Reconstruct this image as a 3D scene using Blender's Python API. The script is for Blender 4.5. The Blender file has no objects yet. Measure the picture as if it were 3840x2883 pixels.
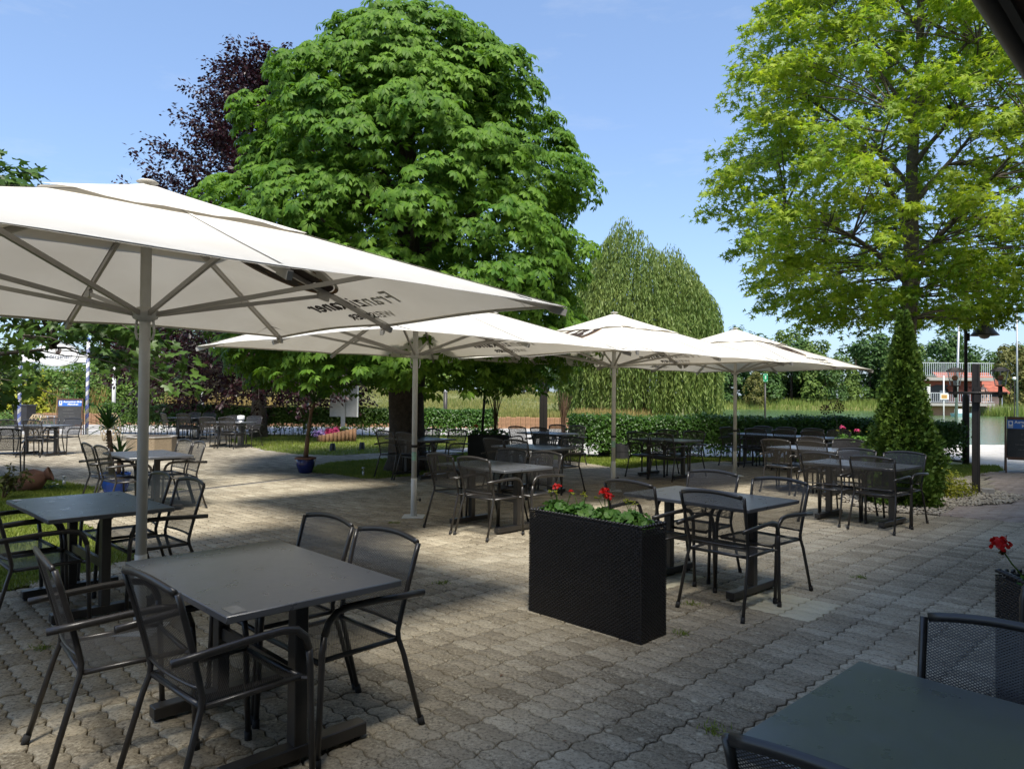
import bpy, math, random
import numpy as np
from mathutils import Vector, Matrix
R = math.radians
rng = np.random.default_rng(7); random.seed(7)
sc = bpy.context.scene; col = sc.collection

# ------------------------------------------------------------------ camera
W, H = 3840, 2883
FPX, PITCH, ROLL, EYE = 2664.8, 0.01606, 0.00935, 1.5768
_F = np.array([0, math.cos(PITCH), math.sin(PITCH)]); _U0 = np.array([0, -math.sin(PITCH), math.cos(PITCH)]); _R0 = np.array([1., 0, 0])
_Rt = math.cos(ROLL)*_R0 + math.sin(ROLL)*_U0; _Up = -math.sin(ROLL)*_R0 + math.cos(ROLL)*_U0
cd = bpy.data.cameras.new('camera'); cam = bpy.data.objects.new('camera', cd); col.objects.link(cam)
cd.sensor_fit = 'HORIZONTAL'; cd.sensor_width = 36; cd.lens = FPX/W*36; cd.clip_start = .05; cd.clip_end = 3000
m = Matrix.Identity(4)
for i in range(3):
    m[i][0], m[i][1], m[i][2] = _Rt[i], _Up[i], -_F[i]
m[2][3] = EYE
cam.matrix_world = m
sc.camera = cam

def ray(px, py):
    return _F + _Rt*(px-W/2)/FPX - _Up*(py-H/2)/FPX
def G(px, py, z=0.):                      # pixel -> point on the level z
    d = ray(px, py); t = (z-EYE)/d[2]; return np.array([d[0]*t, d[1]*t, z])
def D(px, py, y):                         # pixel -> point at the distance y
    d = ray(px, py); t = y/d[1]; return np.array([d[0]*t, y, EYE+d[2]*t])

# ------------------------------------------------------------------ sky, sun, exposure
SUN_EL, SUN_AZ = R(60), math.atan2(0.12, -1.0)      # azimuth measured from +Y towards +X
sd = Vector((math.sin(SUN_AZ)*math.cos(SUN_EL), math.cos(SUN_AZ)*math.cos(SUN_EL), math.sin(SUN_EL)))
w = bpy.data.worlds.new('World'); sc.world = w; w.use_nodes = True
nt = w.node_tree; nt.nodes.clear()
sky = nt.nodes.new('ShaderNodeTexSky'); sky.sky_type = 'NISHITA'; sky.sun_disc = False
sky.sun_elevation = SUN_EL; sky.sun_rotation = SUN_AZ; sky.altitude = 300; sky.air_density = 1.0; sky.dust_density = 2.0; sky.ozone_density = 2.0
bg = nt.nodes.new('ShaderNodeBackground'); bg.inputs['Strength'].default_value = 0.100
wo = nt.nodes.new('ShaderNodeOutputWorld')
tint = nt.nodes.new('ShaderNodeMix'); tint.data_type = 'RGBA'; tint.blend_type = 'MULTIPLY'; tint.inputs[0].default_value = 1.; tint.inputs[7].default_value = (.86, 1.0, 1.2, 1)
tcw = nt.nodes.new('ShaderNodeTexCoord'); mpw = nt.nodes.new('ShaderNodeMapping'); mpw.inputs['Scale'].default_value = (2.2, 2.2, 9.)
nzw = nt.nodes.new('ShaderNodeTexNoise'); nzw.inputs['Scale'].default_value = 1.6; nzw.inputs['Detail'].default_value = 7.; nzw.inputs['Roughness'].default_value = .62
rpw = nt.nodes.new('ShaderNodeMapRange'); rpw.inputs[1].default_value = .55; rpw.inputs[2].default_value = .85; rpw.inputs[4].default_value = .35
wsp = nt.nodes.new('ShaderNodeMix'); wsp.data_type = 'RGBA'; wsp.inputs[7].default_value = (2.6, 2.8, 3.1, 1)      # thin cirrus wisps
nt.links.new(tcw.outputs['Generated'], mpw.inputs[0]); nt.links.new(mpw.outputs[0], nzw.inputs['Vector']); nt.links.new(nzw.outputs[0], rpw.inputs[0]); nt.links.new(rpw.outputs[0], wsp.inputs[0])
gmw = nt.nodes.new('ShaderNodeGamma'); gmw.inputs[1].default_value = .7
nt.links.new(sky.outputs[0], gmw.inputs[0]); nt.links.new(gmw.outputs[0], tint.inputs[6]); nt.links.new(tint.outputs[2], wsp.inputs[6]); nt.links.new(wsp.outputs[2], bg.inputs[0]); nt.links.new(bg.outputs[0], wo.inputs[0])
sl = bpy.data.lights.new('sun', 'SUN'); sl.energy = 2.2; sl.angle = R(15.0); sl.color = (1.0, .94, .84)
so = bpy.data.objects.new('sun', sl); col.objects.link(so)
so.rotation_euler = sd.to_track_quat('Z', 'Y').to_euler(); so.location = (0, 0, 30)
sc.view_settings.view_transform = 'Standard'; sc.view_settings.look = 'None'
sc.view_settings.exposure = 1.7; sc.view_settings.gamma = 1
sc.render.engine = 'CYCLES'
sc.cycles.use_denoising = True
sc.cycles.max_bounces = 7; sc.cycles.diffuse_bounces = 3; sc.cycles.glossy_bounces = 3; sc.cycles.transmission_bounces = 4; sc.cycles.transparent_max_bounces = 24
sc.cycles.caustics_reflective = False; sc.cycles.caustics_refractive = False

# ------------------------------------------------------------------ helpers: meshes
class MB:
    def __init__(s): s.v = []; s.f = []; s.uv = {}
    def add(s, vs, fs):
        o = len(s.v); s.v += [tuple(map(float, p)) for p in vs]; s.f += [tuple(i+o for i in f) for f in fs]; return s
    def box(s, lo, hi, rz=0, org=(0, 0, 0), bev=0):
        x0, y0, z0 = lo; x1, y1, z1 = hi
        if bev:
            b = bev; vs = []
            for z, i in ((z0, b), (z0+b, 0), (z1-b, 0), (z1, b)):
                vs += [(x0+i, y0+b, z), (x0+b, y0+i, z), (x1-b, y0+i, z), (x1-i, y0+b, z), (x1-i, y1-b, z), (x1-b, y1-i, z), (x0+b, y1-i, z), (x0+i, y1-b, z)]
            fs = [tuple(range(7, -1, -1)), tuple(range(24, 32))]
            for k in range(3):
                for j in range(8): fs.append((8*k+j, 8*k+(j+1) % 8, 8*k+8+(j+1) % 8, 8*k+8+j))
        else:
            vs = [(x0, y0, z0), (x1, y0, z0), (x1, y1, z0), (x0, y1, z0), (x0, y0, z1), (x1, y0, z1), (x1, y1, z1), (x0, y1, z1)]
            fs = [(3, 2, 1, 0), (4, 5, 6, 7), (0, 1, 5, 4), (1, 2, 6, 5), (2, 3, 7, 6), (3, 0, 4, 7)]
        c, n = math.cos(rz), math.sin(rz)
        vs = [(org[0]+x*c-y*n, org[1]+x*n+y*c, org[2]+z) for x, y, z in vs]
        return s.add(vs, fs)
    def tube(s, pts, r, seg=8, flat=1.0, cap=True):
        P = [Vector(p) for p in pts]; n = len(P); rs = r if hasattr(r, '__len__') else [r]*n
        vs = []; up = None
        for i in range(n):
            t = (P[min(i+1, n-1)]-P[max(i-1, 0)]).normalized()
            if up is None:
                up = Vector((0, 0, 1)) if abs(t.z) < .9 else Vector((1, 0, 0))
            a = t.cross(up)
            if a.length < 1e-6: a = t.cross(Vector((.3, .5, .8)))
            a.normalize(); b = a.cross(t).normalized(); up = b
            for k in range(seg):
                q = 2*math.pi*k/seg
                vs.append(P[i]+a*math.cos(q)*rs[i]*flat+b*math.sin(q)*rs[i])
        fs = []
        for i in range(n-1):
            for k in range(seg):
                fs.append((i*seg+k, i*seg+(k+1) % seg, (i+1)*seg+(k+1) % seg, (i+1)*seg+k))
        if cap: fs += [tuple(range(seg-1, -1, -1)), tuple((n-1)*seg+k for k in range(seg))]
        return s.add(vs, fs)
    def bar(s, a, b, w, h):                 # rectangular bar from a to b
        a = Vector(a); b = Vector(b); t = (b-a).normalized()
        up = Vector((0, 0, 1)) if abs(t.z) < .95 else Vector((1, 0, 0))
        x = t.cross(up).normalized(); y = x.cross(t)
        vs = [p+x*sx*w/2+y*sy*h/2 for p in (a, b) for sx, sy in ((-1, -1), (1, -1), (1, 1), (-1, 1))]
        return s.add(vs, [(0, 1, 2, 3), (7, 6, 5, 4), (0, 4, 5, 1), (1, 5, 6, 2), (2, 6, 7, 3), (3, 7, 4, 0)])
    def lathe(s, prof, seg=20, org=(0, 0, 0), M=None):
        vs = []
        for r, z in prof:
            for k in range(seg):
                q = 2*math.pi*k/seg; p = Vector((r*math.cos(q), r*math.sin(q), z))
                if M is not None: p = M @ p
                vs.append((p.x+org[0], p.y+org[1], p.z+org[2]))
        fs = []
        for i in range(len(prof)-1):
            for k in range(seg): fs.append((i*seg+k, i*seg+(k+1) % seg, (i+1)*seg+(k+1) % seg, (i+1)*seg+k))
        if prof[0][0] > 1e-5: fs.append(tuple(range(seg-1, -1, -1)))
        if prof[-1][0] > 1e-5: fs.append(tuple((len(prof)-1)*seg+k for k in range(seg)))
        return s.add(vs, fs)
    def poly(s, pts, z0, z1=None):
        n = len(pts)
        if z1 is None: return s.add([(p[0], p[1], z0) for p in pts], [tuple(range(n))])
        vs = [(p[0], p[1], z0) for p in pts]+[(p[0], p[1], z1) for p in pts]
        return s.add(vs, [tuple(range(n-1, -1, -1)), tuple(range(n, 2*n))]+[(i, (i+1) % n, n+(i+1) % n, n+i) for i in range(n)])
    def mesh(s, name, smooth=False):
        me = bpy.data.meshes.new(name); me.from_pydata(s.v, [], s.f); me.update()
        if smooth: me.shade_smooth() if hasattr(me, 'shade_smooth') else None
        return me

def np_mesh(name, V, F, smooth=False, attr=None):
    me = bpy.data.meshes.new(name); V = np.asarray(V, np.float32); F = np.asarray(F, np.int32)
    me.vertices.add(len(V)); me.vertices.foreach_set('co', V.ravel())
    me.loops.add(F.size); me.loops.foreach_set('vertex_index', F.ravel())
    me.polygons.add(len(F)); me.polygons.foreach_set('loop_start', np.arange(len(F), dtype=np.int32)*F.shape[1])
    if smooth: me.polygons.foreach_set('use_smooth', np.ones(len(F), bool))
    if attr is not None:
        a = me.attributes.new('tone', 'FLOAT', 'FACE'); a.data.foreach_set('value', np.asarray(attr, np.float32))
    me.update(calc_edges=True)
    return me

def scatter(tv, tf, pos, rot, scl):
    tv = np.asarray(tv, float); tf = np.asarray(tf, int); n = len(pos); k = len(tv)
    scl = np.asarray(scl, float)
    if scl.ndim == 1: scl = scl[:, None]
    V = np.einsum('nij,nkj->nki', rot, tv[None]*scl[:, None, :]) + pos[:, None, :]
    F = (tf[None]+(np.arange(n)*k)[:, None, None]).reshape(-1, tf.shape[1])
    return V.reshape(-1, 3), F

def norm(a): return a/np.maximum(np.linalg.norm(a, axis=-1, keepdims=True), 1e-9)
def frames(nrm, fwd=None):                # z axis = nrm, x axis = fwd or random
    n = norm(nrm)
    f = rng.normal(size=n.shape) if fwd is None else fwd
    x = norm(f-(f*n).sum(-1, keepdims=True)*n); y = np.cross(n, x)
    return np.stack([x, y, n], -1)

def tag(o, label=None, cat=None, group=None, kind=None):
    if label: o['label'] = label
    if cat: o['category'] = cat
    if group: o['group'] = group
    if kind: o['kind'] = kind
    return o
def mk(name, me, mat, parent=None, smooth=None):
    if isinstance(me, MB): me = me.mesh(name, bool(smooth))
    elif smooth: me.shade_smooth()
    o = bpy.data.objects.new(name, me); col.objects.link(o)
    if mat is not None and not me.materials: me.materials.append(mat)
    if parent is not None: o.parent = parent
    return o
def thing(name, label, cat, loc=(0, 0, 0), rz=0, group=None):
    o = bpy.data.objects.new(name, None); col.objects.link(o); o.empty_display_size = .1
    o.location = loc; o.rotation_euler = (0, 0, rz)
    return tag(o, label, cat, group)
def dup(o, parent=None):
    c = o.copy(); col.objects.link(c)
    if parent is not None: c.parent = parent
    for ch in list(o.children): dup(ch, c)
    return c
def ssmooth(o, ang=40):
    me = o.data; me.shade_smooth(); me.set_sharp_from_angle(angle=R(ang)); return o

# ------------------------------------------------------------------ helpers: materials
def newmat(name):
    mt = bpy.data.materials.new(name); mt.use_nodes = True; t = mt.node_tree; t.nodes.clear()
    out = t.nodes.new('ShaderNodeOutputMaterial'); return mt, t, out
def N(t, typ, **kw):
    n = t.nodes.new(typ)
    for k, v in kw.items():
        if k in n.inputs: n.inputs[k].default_value = v
        else: setattr(n, k, v)
    return n
def ramp(t, fac, stops):
    r = t.nodes.new('ShaderNodeValToRGB'); e = r.color_ramp.elements
    while len(e) < len(stops): e.new(.5)
    for i, (p, c) in enumerate(stops): e[i].position = p; e[i].color = (*c, 1) if len(c) == 3 else c
    t.links.new(fac, r.inputs[0]); return r.outputs[0]
def g3(v): return (v, v, v)
def pm(name, c, rough=.6, metal=0., var=.15, scale=8., bump=0., bscale=60., spec=.5, coord='Object', c2=None, detail=4):
    mt, t, out = newmat(name); b = N(t, 'ShaderNodeBsdfPrincipled'); t.links.new(b.outputs[0], out.inputs[0])
    b.inputs['Roughness'].default_value = rough; b.inputs['Metallic'].default_value = metal; b.inputs['Specular IOR Level'].default_value = spec
    tc = N(t, 'ShaderNodeTexCoord')
    n = N(t, 'ShaderNodeTexNoise', Scale=scale, Detail=detail, Roughness=.65); t.links.new(tc.outputs[coord], n.inputs['Vector'])
    a = tuple(x*(1-var) for x in c); d = c2 or tuple(min(1, x*(1+var)) for x in c)
    t.links.new(ramp(t, n.outputs[0], [(.3, a), (.7, d)]), b.inputs['Base Color'])
    rr = N(t, 'ShaderNodeMapRange'); rr.inputs['To Min'].default_value = max(.02, rough-.1); rr.inputs['To Max'].default_value = min(1, rough+.1)
    t.links.new(n.outputs[0], rr.inputs[0]); t.links.new(rr.outputs[0], b.inputs['Roughness'])
    if bump:
        n2 = N(t, 'ShaderNodeTexNoise', Scale=bscale, Detail=3.); t.links.new(tc.outputs[coord], n2.inputs['Vector'])
        bp = N(t, 'ShaderNodeBump', Strength=bump, Distance=.01); t.links.new(n2.outputs[0], bp.inputs['Height']); t.links.new(bp.outputs[0], b.inputs['Normal'])
    return mt
def leafmat(name, dark, light, trans=.4, tcol=None, rough=.45, spec=.35, big=.35):
    mt, t, out = newmat(name)
    gi = N(t, 'ShaderNodeNewGeometry'); tc = N(t, 'ShaderNodeTexCoord')
    no = N(t, 'ShaderNodeTexNoise', Scale=big, Detail=2.); t.links.new(tc.outputs['Object'], no.inputs['Vector'])
    mx = N(t, 'ShaderNodeMath', operation='MULTIPLY_ADD'); mx.inputs[1].default_value = .55; t.links.new(gi.outputs['Random Per Island'], mx.inputs[0])
    sb = N(t, 'ShaderNodeMath', operation='MULTIPLY_ADD'); sb.inputs[1].default_value = 1.1; sb.inputs[2].default_value = -.33
    t.links.new(no.outputs[0], sb.inputs[0]); t.links.new(sb.outputs[0], mx.inputs[2])
    c = ramp(t, mx.outputs[0], [(.05, dark), (.95, light)])
    b = N(t, 'ShaderNodeBsdfPrincipled', Roughness=rough); b.inputs['Specular IOR Level'].default_value = spec
    t.links.new(c, b.inputs['Base Color'])
    tr = N(t, 'ShaderNodeBsdfTranslucent')
    if tcol:
        mm = N(t, 'ShaderNodeMix', data_type='RGBA', blend_type='MULTIPLY'); mm.inputs[0].default_value = 1.
        t.links.new(c, mm.inputs[6]); mm.inputs[7].default_value = (*tcol, 1); t.links.new(mm.outputs[2], tr.inputs[0])
    else: t.links.new(c, tr.inputs[0])
    ms = N(t, 'ShaderNodeMixShader'); ms.inputs[0].default_value = trans
    t.links.new(b.outputs[0], ms.inputs[1]); t.links.new(tr.outputs[0], ms.inputs[2]); t.links.new(ms.outputs[0], out.inputs[0])
    return mt

def paver_mat(name, ramp_cols, speck=(.42, .40, .34), speck_amt=.5, dark=.55):
    mt, t, out = newmat(name); b = N(t, 'ShaderNodeBsdfPrincipled', Roughness=.88); b.inputs['Specular IOR Level'].default_value = .3
    t.links.new(b.outputs[0], out.inputs[0])
    ge = N(t, 'ShaderNodeNewGeometry'); at = N(t, 'ShaderNodeAttribute', attribute_name='tone'); oi = N(t, 'ShaderNodeObjectInfo')
    ad = N(t, 'ShaderNodeMath', operation='ADD'); t.links.new(at.outputs['Fac'], ad.inputs[0]); t.links.new(oi.outputs['Random'], ad.inputs[1])
    fr = N(t, 'ShaderNodeMath', operation='FRACT'); t.links.new(ad.outputs[0], fr.inputs[0])
    big = N(t, 'ShaderNodeTexNoise', Scale=.55, Detail=3.); t.links.new(ge.outputs['Position'], big.inputs['Vector'])
    mid = N(t, 'ShaderNodeTexNoise', Scale=9., Detail=6., Roughness=.7); t.links.new(ge.outputs['Position'], mid.inputs['Vector'])
    a1 = N(t, 'ShaderNodeMath', operation='MULTIPLY_ADD'); a1.inputs[1].default_value = .30; t.links.new(fr.outputs[0], a1.inputs[0])
    a2 = N(t, 'ShaderNodeMath', operation='MULTIPLY_ADD'); a2.inputs[1].default_value = 1.1; a2.inputs[2].default_value = -.36; t.links.new(big.outputs[0], a2.inputs[0])
    a3 = N(t, 'ShaderNodeMath', operation='MULTIPLY_ADD'); a3.inputs[1].default_value = .55; t.links.new(mid.outputs[0], a3.inputs[0]); t.links.new(a2.outputs[0], a3.inputs[2])
    t.links.new(a3.outputs[0], a1.inputs[2])
    c = ramp(t, a1.outputs[0], ramp_cols)
    # pale lichen specks and dark pits
    n2 = N(t, 'ShaderNodeTexNoise', Scale=52., Detail=5., Roughness=.8); t.links.new(ge.outputs['Position'], n2.inputs['Vector'])
    n3 = N(t, 'ShaderNodeTexNoise', Scale=5., Detail=2.); t.links.new(ge.outputs['Position'], n3.inputs['Vector'])
    s1 = ramp(t, n2.outputs[0], [(.53, g3(0)), (.62, g3(1))]); s2 = ramp(t, n3.outputs[0], [(.35, g3(.15)), (.65, g3(1))])
    mu = N(t, 'ShaderNodeMath', operation='MULTIPLY'); t.links.new(s1, mu.inputs[0]); t.links.new(s2, mu.inputs[1])
    mu2 = N(t, 'ShaderNodeMath', operation='MULTIPLY'); mu2.inputs[1].default_value = speck_amt; t.links.new(mu.outputs[0], mu2.inputs[0])
    mx = N(t, 'ShaderNodeMix', data_type='RGBA'); t.links.new(mu2.outputs[0], mx.inputs[0]); t.links.new(c, mx.inputs[6]); mx.inputs[7].default_value = (*speck, 1)
    d1 = ramp(t, n2.outputs[0], [(.36, g3(1-dark)), (.48, g3(1))])
    my = N(t, 'ShaderNodeMix', data_type='RGBA', blend_type='MULTIPLY'); my.inputs[0].default_value = 1.; t.links.new(mx.outputs[2], my.inputs[6]); t.links.new(d1, my.inputs[7])
    v = N(t, 'ShaderNodeTexVoronoi', Scale=7.); t.links.new(ge.outputs['Position'], v.inputs['Vector'])
    vv = N(t, 'ShaderNodeMath', operation='MULTIPLY_ADD'); vv.inputs[1].default_value = .35; t.links.new(n2.outputs[0], vv.inputs[0]); t.links.new(v.outputs['Distance'], vv.inputs[2])
    sp = ramp(t, vv.outputs[0], [(.25, g3(.75)), (.30, g3(0))])
    spm = N(t, 'ShaderNodeMath', operation='MULTIPLY'); spm.inputs[1].default_value = speck_amt; t.links.new(sp, spm.inputs[0])
    mz = N(t, 'ShaderNodeMix', data_type='RGBA'); t.links.new(spm.outputs[0], mz.inputs[0]); t.links.new(my.outputs[2], mz.inputs[6]); mz.inputs[7].default_value = (*speck, 1)
    t.links.new(mz.outputs[2], b.inputs['Base Color'])
    bp = N(t, 'ShaderNodeBump', Strength=.5, Distance=.004); t.links.new(n2.outputs[0], bp.inputs['Height']); t.links.new(bp.outputs[0], b.inputs['Normal'])
    return mt

M = {}
M['paver'] = paver_mat('paver_stone', [(.15, (.115, .093, .063)), (.42, (.215, .182, .128)), (.70, (.33, .288, .212)), (.95, (.45, .405, .31))], speck=(.55, .51, .39), speck_amt=.7, dark=.7)
M['paver_pale'] = paver_mat('paver_cleaned', [(.1, (.46, .43, .32)), (.9, (.56, .53, .40))], speck=(.6, .57, .45), speck_amt=.2, dark=.2)
M['brick'] = paver_mat('paver_reddish', [(.15, (.19, .15, .125)), (.5, (.27, .22, .19)), (.9, (.36, .31, .27))], speck_amt=.25, dark=.35)
M['slab'] = paver_mat('paver_grey_slab', [(.15, (.40, .38, .35)), (.9, (.56, .54, .50))], speck_amt=.2, dark=.3)
M['joint'] = pm('joint_sand', (.035, .03, .024), .95, var=.4, scale=30)
M['soil'] = pm('soil', (.05, .038, .025), .95, var=.4, scale=12, bump=.6, bscale=40)
M['earth'] = pm('ground_grass', (.10, .12, .03), .95, var=.35, scale=.6, c2=(.20, .19, .06))
M['lawnbase'] = pm('lawn_thatch', (.085, .115, .022), .95, var=.4, scale=1.2, c2=(.16, .16, .05))
M['road'] = pm('road_concrete', (.36, .345, .315), .9, var=.12, scale=1.5, bump=.2, bscale=30)
M['grass'] = leafmat('grass_blade', (.09, .16, .015), (.30, .34, .06), .35, rough=.5, big=1.3)
M['meadow'] = leafmat('meadow_blade', (.11, .165, .03), (.36, .32, .11), .35, rough=.6, big=.22)
M['reed'] = leafmat('reed_blade', (.12, .20, .03), (.30, .34, .09), .35, rough=.6, big=.15)
M['straw'] = leafmat('dry_grass', (.30, .22, .07), (.45, .34, .13), .3, rough=.7, big=.3)
M['steel'] = pm('dark_powder_coat', (.026, .0235, .022), .36, metal=.0, var=.15, scale=30, spec=.7)
M['steel2'] = pm('dark_pole_paint', (.035, .03, .027), .5, var=.2, scale=20, spec=.5)
M['table'] = pm('table_laminate', (.085, .092, .105), .30, var=.08, scale=9, spec=1.0, bump=.05, bscale=300)
M['galv'] = pm('galvanised', (.42, .43, .44), .45, metal=.6, var=.12, scale=6)
M['white_pole'] = pm('white_lacquer', (.62, .63, .61), .35, var=.05, scale=10)
M['alu'] = pm('aluminium_rib', (.40, .385, .36), .45, metal=.35, var=.08, scale=10)
M['ink'] = pm('print_brown', (.028, .016, .012), .8, var=.1)
M['ink_gold'] = pm('print_gold', (.22, .12, .05), .8, var=.1)
M['bark'] = pm('bark', (.055, .042, .032), .95, var=.5, scale=14, bump=1., bscale=22)
M['bark2'] = pm('bark_grey', (.10, .085, .068), .95, var=.4, scale=14, bump=1., bscale=25)
M['rattan'] = pm('black_rattan', (.020, .019, .020), .36, var=.25, scale=40, spec=.5)
M['anthracite'] = pm('anthracite_box', (.022, .022, .025), .5, var=.2, scale=6)
M['terracotta'] = pm('terracotta', (.21, .10, .065), .85, var=.2, scale=7, bump=.2)
M['blueglaze'] = pm('blue_glaze', (.012, .022, .13), .18, var=.3, scale=6, spec=.6)
M['blueglaze2'] = pm('bright_blue_glaze', (.015, .06, .30), .18, var=.3, scale=9, spec=.6)
M['concrete'] = pm('concrete', (.33, .31, .28), .9, var=.2, scale=12, bump=.4)
M['washed'] = pm('washed_concrete', (.26, .20, .13), .9, var=.55, scale=60, bump=1.2, bscale=70)
M['wood'] = pm('brown_wood', (.11, .055, .03), .6, var=.35, scale=10)
M['paliwood'] = pm('palisade_wood', (.27, .15, .08), .85, var=.35, scale=7, bump=.4)
M['wicker'] = pm('wicker', (.40, .31, .19), .8, var=.2, scale=20)
M['slate'] = pm('chalk_slate', (.028, .030, .033), .75, var=.4, scale=5)
M['signblue'] = pm('sign_blue', (.02, .13, .50), .5, var=.05)
M['white'] = pm('white_paint', (.78, .78, .76), .5, var=.04)
M['bluepaint'] = pm('blue_paint', (.012, .055, .30), .45, var=.08)
M['navy'] = pm('navy_ink', (.015, .025, .07), .6, var=.1)
M['red'] = leafmat('red_petal', (.50, .006, .008), (.80, .03, .02), .35, rough=.5, big=20)
M['pink'] = leafmat('pink_petal', (.50, .03, .13), (.70, .12, .30), .35, rough=.5, big=20)
M['purple'] = leafmat('purple_petal', (.25, .12, .5), (.75, .6, .85), .35, rough=.5, big=20)
M['geran'] = leafmat('geranium_leaf', (.05, .15, .02), (.16, .30, .06), .3, rough=.5, big=9)
M['yucca'] = leafmat('yucca_leaf', (.03, .085, .018), (.10, .19, .04), .25, rough=.4, big=3)
M['chestnut'] = leafmat('chestnut_leaf', (.05, .13, .016), (.165, .29, .036), .40, tcol=(1.2, 1.25, .6), rough=.55, spec=.18, big=.45)
M['beech'] = leafmat('copper_beech_leaf', (.012, .0035, .006), (.040, .010, .014), .25, rough=.42, spec=.4)
M['maple'] = leafmat('silver_maple_leaf', (.13, .27, .02), (.40, .48, .05), .52, tcol=(1.2, 1.2, .6), rough=.5, big=.35)
M['nmaple'] = leafmat('broad_leaf', (.04, .095, .018), (.11, .19, .03), .38, rough=.4)
M['willow'] = leafmat('willow_leaf', (.085, .155, .025), (.24, .30, .075), .38, rough=.55, big=.3)
M['hedge'] = leafmat('hedge_leaf', (.022, .075, .012), (.085, .18, .025), .30, rough=.38, big=.8)
M['hedge2'] = leafmat('hedge_leaf_loose', (.03, .085, .012), (.115, .20, .03), .32, rough=.42, big=.8)
M['thuja'] = leafmat('thuja_spray', (.030, .085, .010), (.14, .22, .026), .28, rough=.6, big=1.6)
M['gold'] = leafmat('golden_shrub_leaf', (.17, .24, .02), (.42, .40, .035), .35, rough=.5, big=2)
M['far1'] = leafmat('far_leaf_dark', (.030, .075, .018), (.085, .16, .03), .3, rough=.6, big=.12)
M['far2'] = leafmat('far_leaf_light', (.06, .12, .02), (.17, .24, .045), .3, rough=.6, big=.12)
M['far3'] = leafmat('far_leaf_olive', (.09, .10, .02), (.20, .19, .05), .3, rough=.6, big=.12)
M['shrub'] = leafmat('shrub_leaf', (.06, .13, .015), (.17, .27, .045), .35, rough=.5, big=.5)
M['gravel'] = pm('pale_pebble', (.40, .36, .29), .85, var=.35, scale=3)
M['twig'] = pm('willow_twig', (.17, .10, .06), .8, var=.3, scale=9)
M['brass'] = pm('old_brass', (.10, .07, .03), .45, metal=.7, var=.2)
M['rubber'] = pm('rubber', (.02, .02, .02), .8)
M['palegreen'] = pm('pale_green_label', (.30, .50, .38), .5, var=.1)
M['greensign'] = pm('sign_green', (.01, .25, .10), .5, var=.05)

# fabric: white acrylic cloth, lets some light through
mt, t, out = newmat('umbrella_cloth')
tc = N(t, 'ShaderNodeTexCoord'); n1 = N(t, 'ShaderNodeTexNoise', Scale=1.6, Detail=4.); t.links.new(tc.outputs['Object'], n1.inputs['Vector'])
cc = ramp(t, n1.outputs[0], [(.35, (.68, .655, .60)), (.65, (.76, .74, .69))])
wv = N(t, 'ShaderNodeTexNoise', Scale=2.6, Detail=2., Distortion=.6); t.links.new(tc.outputs['Object'], wv.inputs['Vector'])
bp = N(t, 'ShaderNodeBump', Strength=.35, Distance=.05); t.links.new(wv.outputs[0], bp.inputs['Height'])
df = N(t, 'ShaderNodeBsdfDiffuse'); tr = N(t, 'ShaderNodeBsdfTranslucent'); t.links.new(cc, df.inputs[0])
tm = N(t, 'ShaderNodeMix', data_type='RGBA', blend_type='MULTIPLY'); tm.inputs[0].default_value = 1.; t.links.new(cc, tm.inputs[6]); tm.inputs[7].default_value = (1, .95, .86, 1)
t.links.new(tm.outputs[2], tr.inputs[0]); t.links.new(bp.outputs[0], df.inputs['Normal'])
ms = N(t, 'ShaderNodeMixShader'); ms.inputs[0].default_value = .22; t.links.new(df.outputs[0], ms.inputs[1]); t.links.new(tr.outputs[0], ms.inputs[2]); t.links.new(ms.outputs[0], out.inputs[0])
M['cloth'] = mt

# expanded metal: a diamond lattice with real holes (UV in metres)
mt, t, out = newmat('expanded_metal')
uv = N(t, 'ShaderNodeUVMap'); sx = N(t, 'ShaderNodeSeparateXYZ'); t.links.new(uv.outputs[0], sx.inputs[0])
def lat(sign):
    a = N(t, 'ShaderNodeMath', operation='MULTIPLY'); a.inputs[1].default_value = 1/.0135; t.links.new(sx.outputs[0], a.inputs[0])
    b = N(t, 'ShaderNodeMath', operation='MULTIPLY_ADD'); b.inputs[1].default_value = sign/.0085; t.links.new(sx.outputs[1], b.inputs[0]); t.links.new(a.outputs[0], b.inputs[2])
    f = N(t, 'ShaderNodeMath', operation='PINGPONG'); f.inputs[1].default_value = .5; t.links.new(b.outputs[0], f.inputs[0]); return f.outputs[0]
mn = N(t, 'ShaderNodeMath', operation='MINIMUM'); t.links.new(lat(1), mn.inputs[0]); t.links.new(lat(-1), mn.inputs[1])
lt = N(t, 'ShaderNodeMath', operation='LESS_THAN'); lt.inputs[1].default_value = .19; t.links.new(mn.outputs[0], lt.inputs[0])
b = N(t, 'ShaderNodeBsdfPrincipled', Roughness=.42); b.inputs['Base Color'].default_value = (.028, .026, .025, 1); b.inputs['Specular IOR Level'].default_value = .7
tp = N(t, 'ShaderNodeBsdfTransparent'); ms = N(t, 'ShaderNodeMixShader')
t.links.new(lt.outputs[0], ms.inputs[0]); t.links.new(tp.outputs[0], ms.inputs[1]); t.links.new(b.outputs[0], ms.inputs[2]); t.links.new(ms.outputs[0], out.inputs[0])
M['mesh'] = mt

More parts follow.
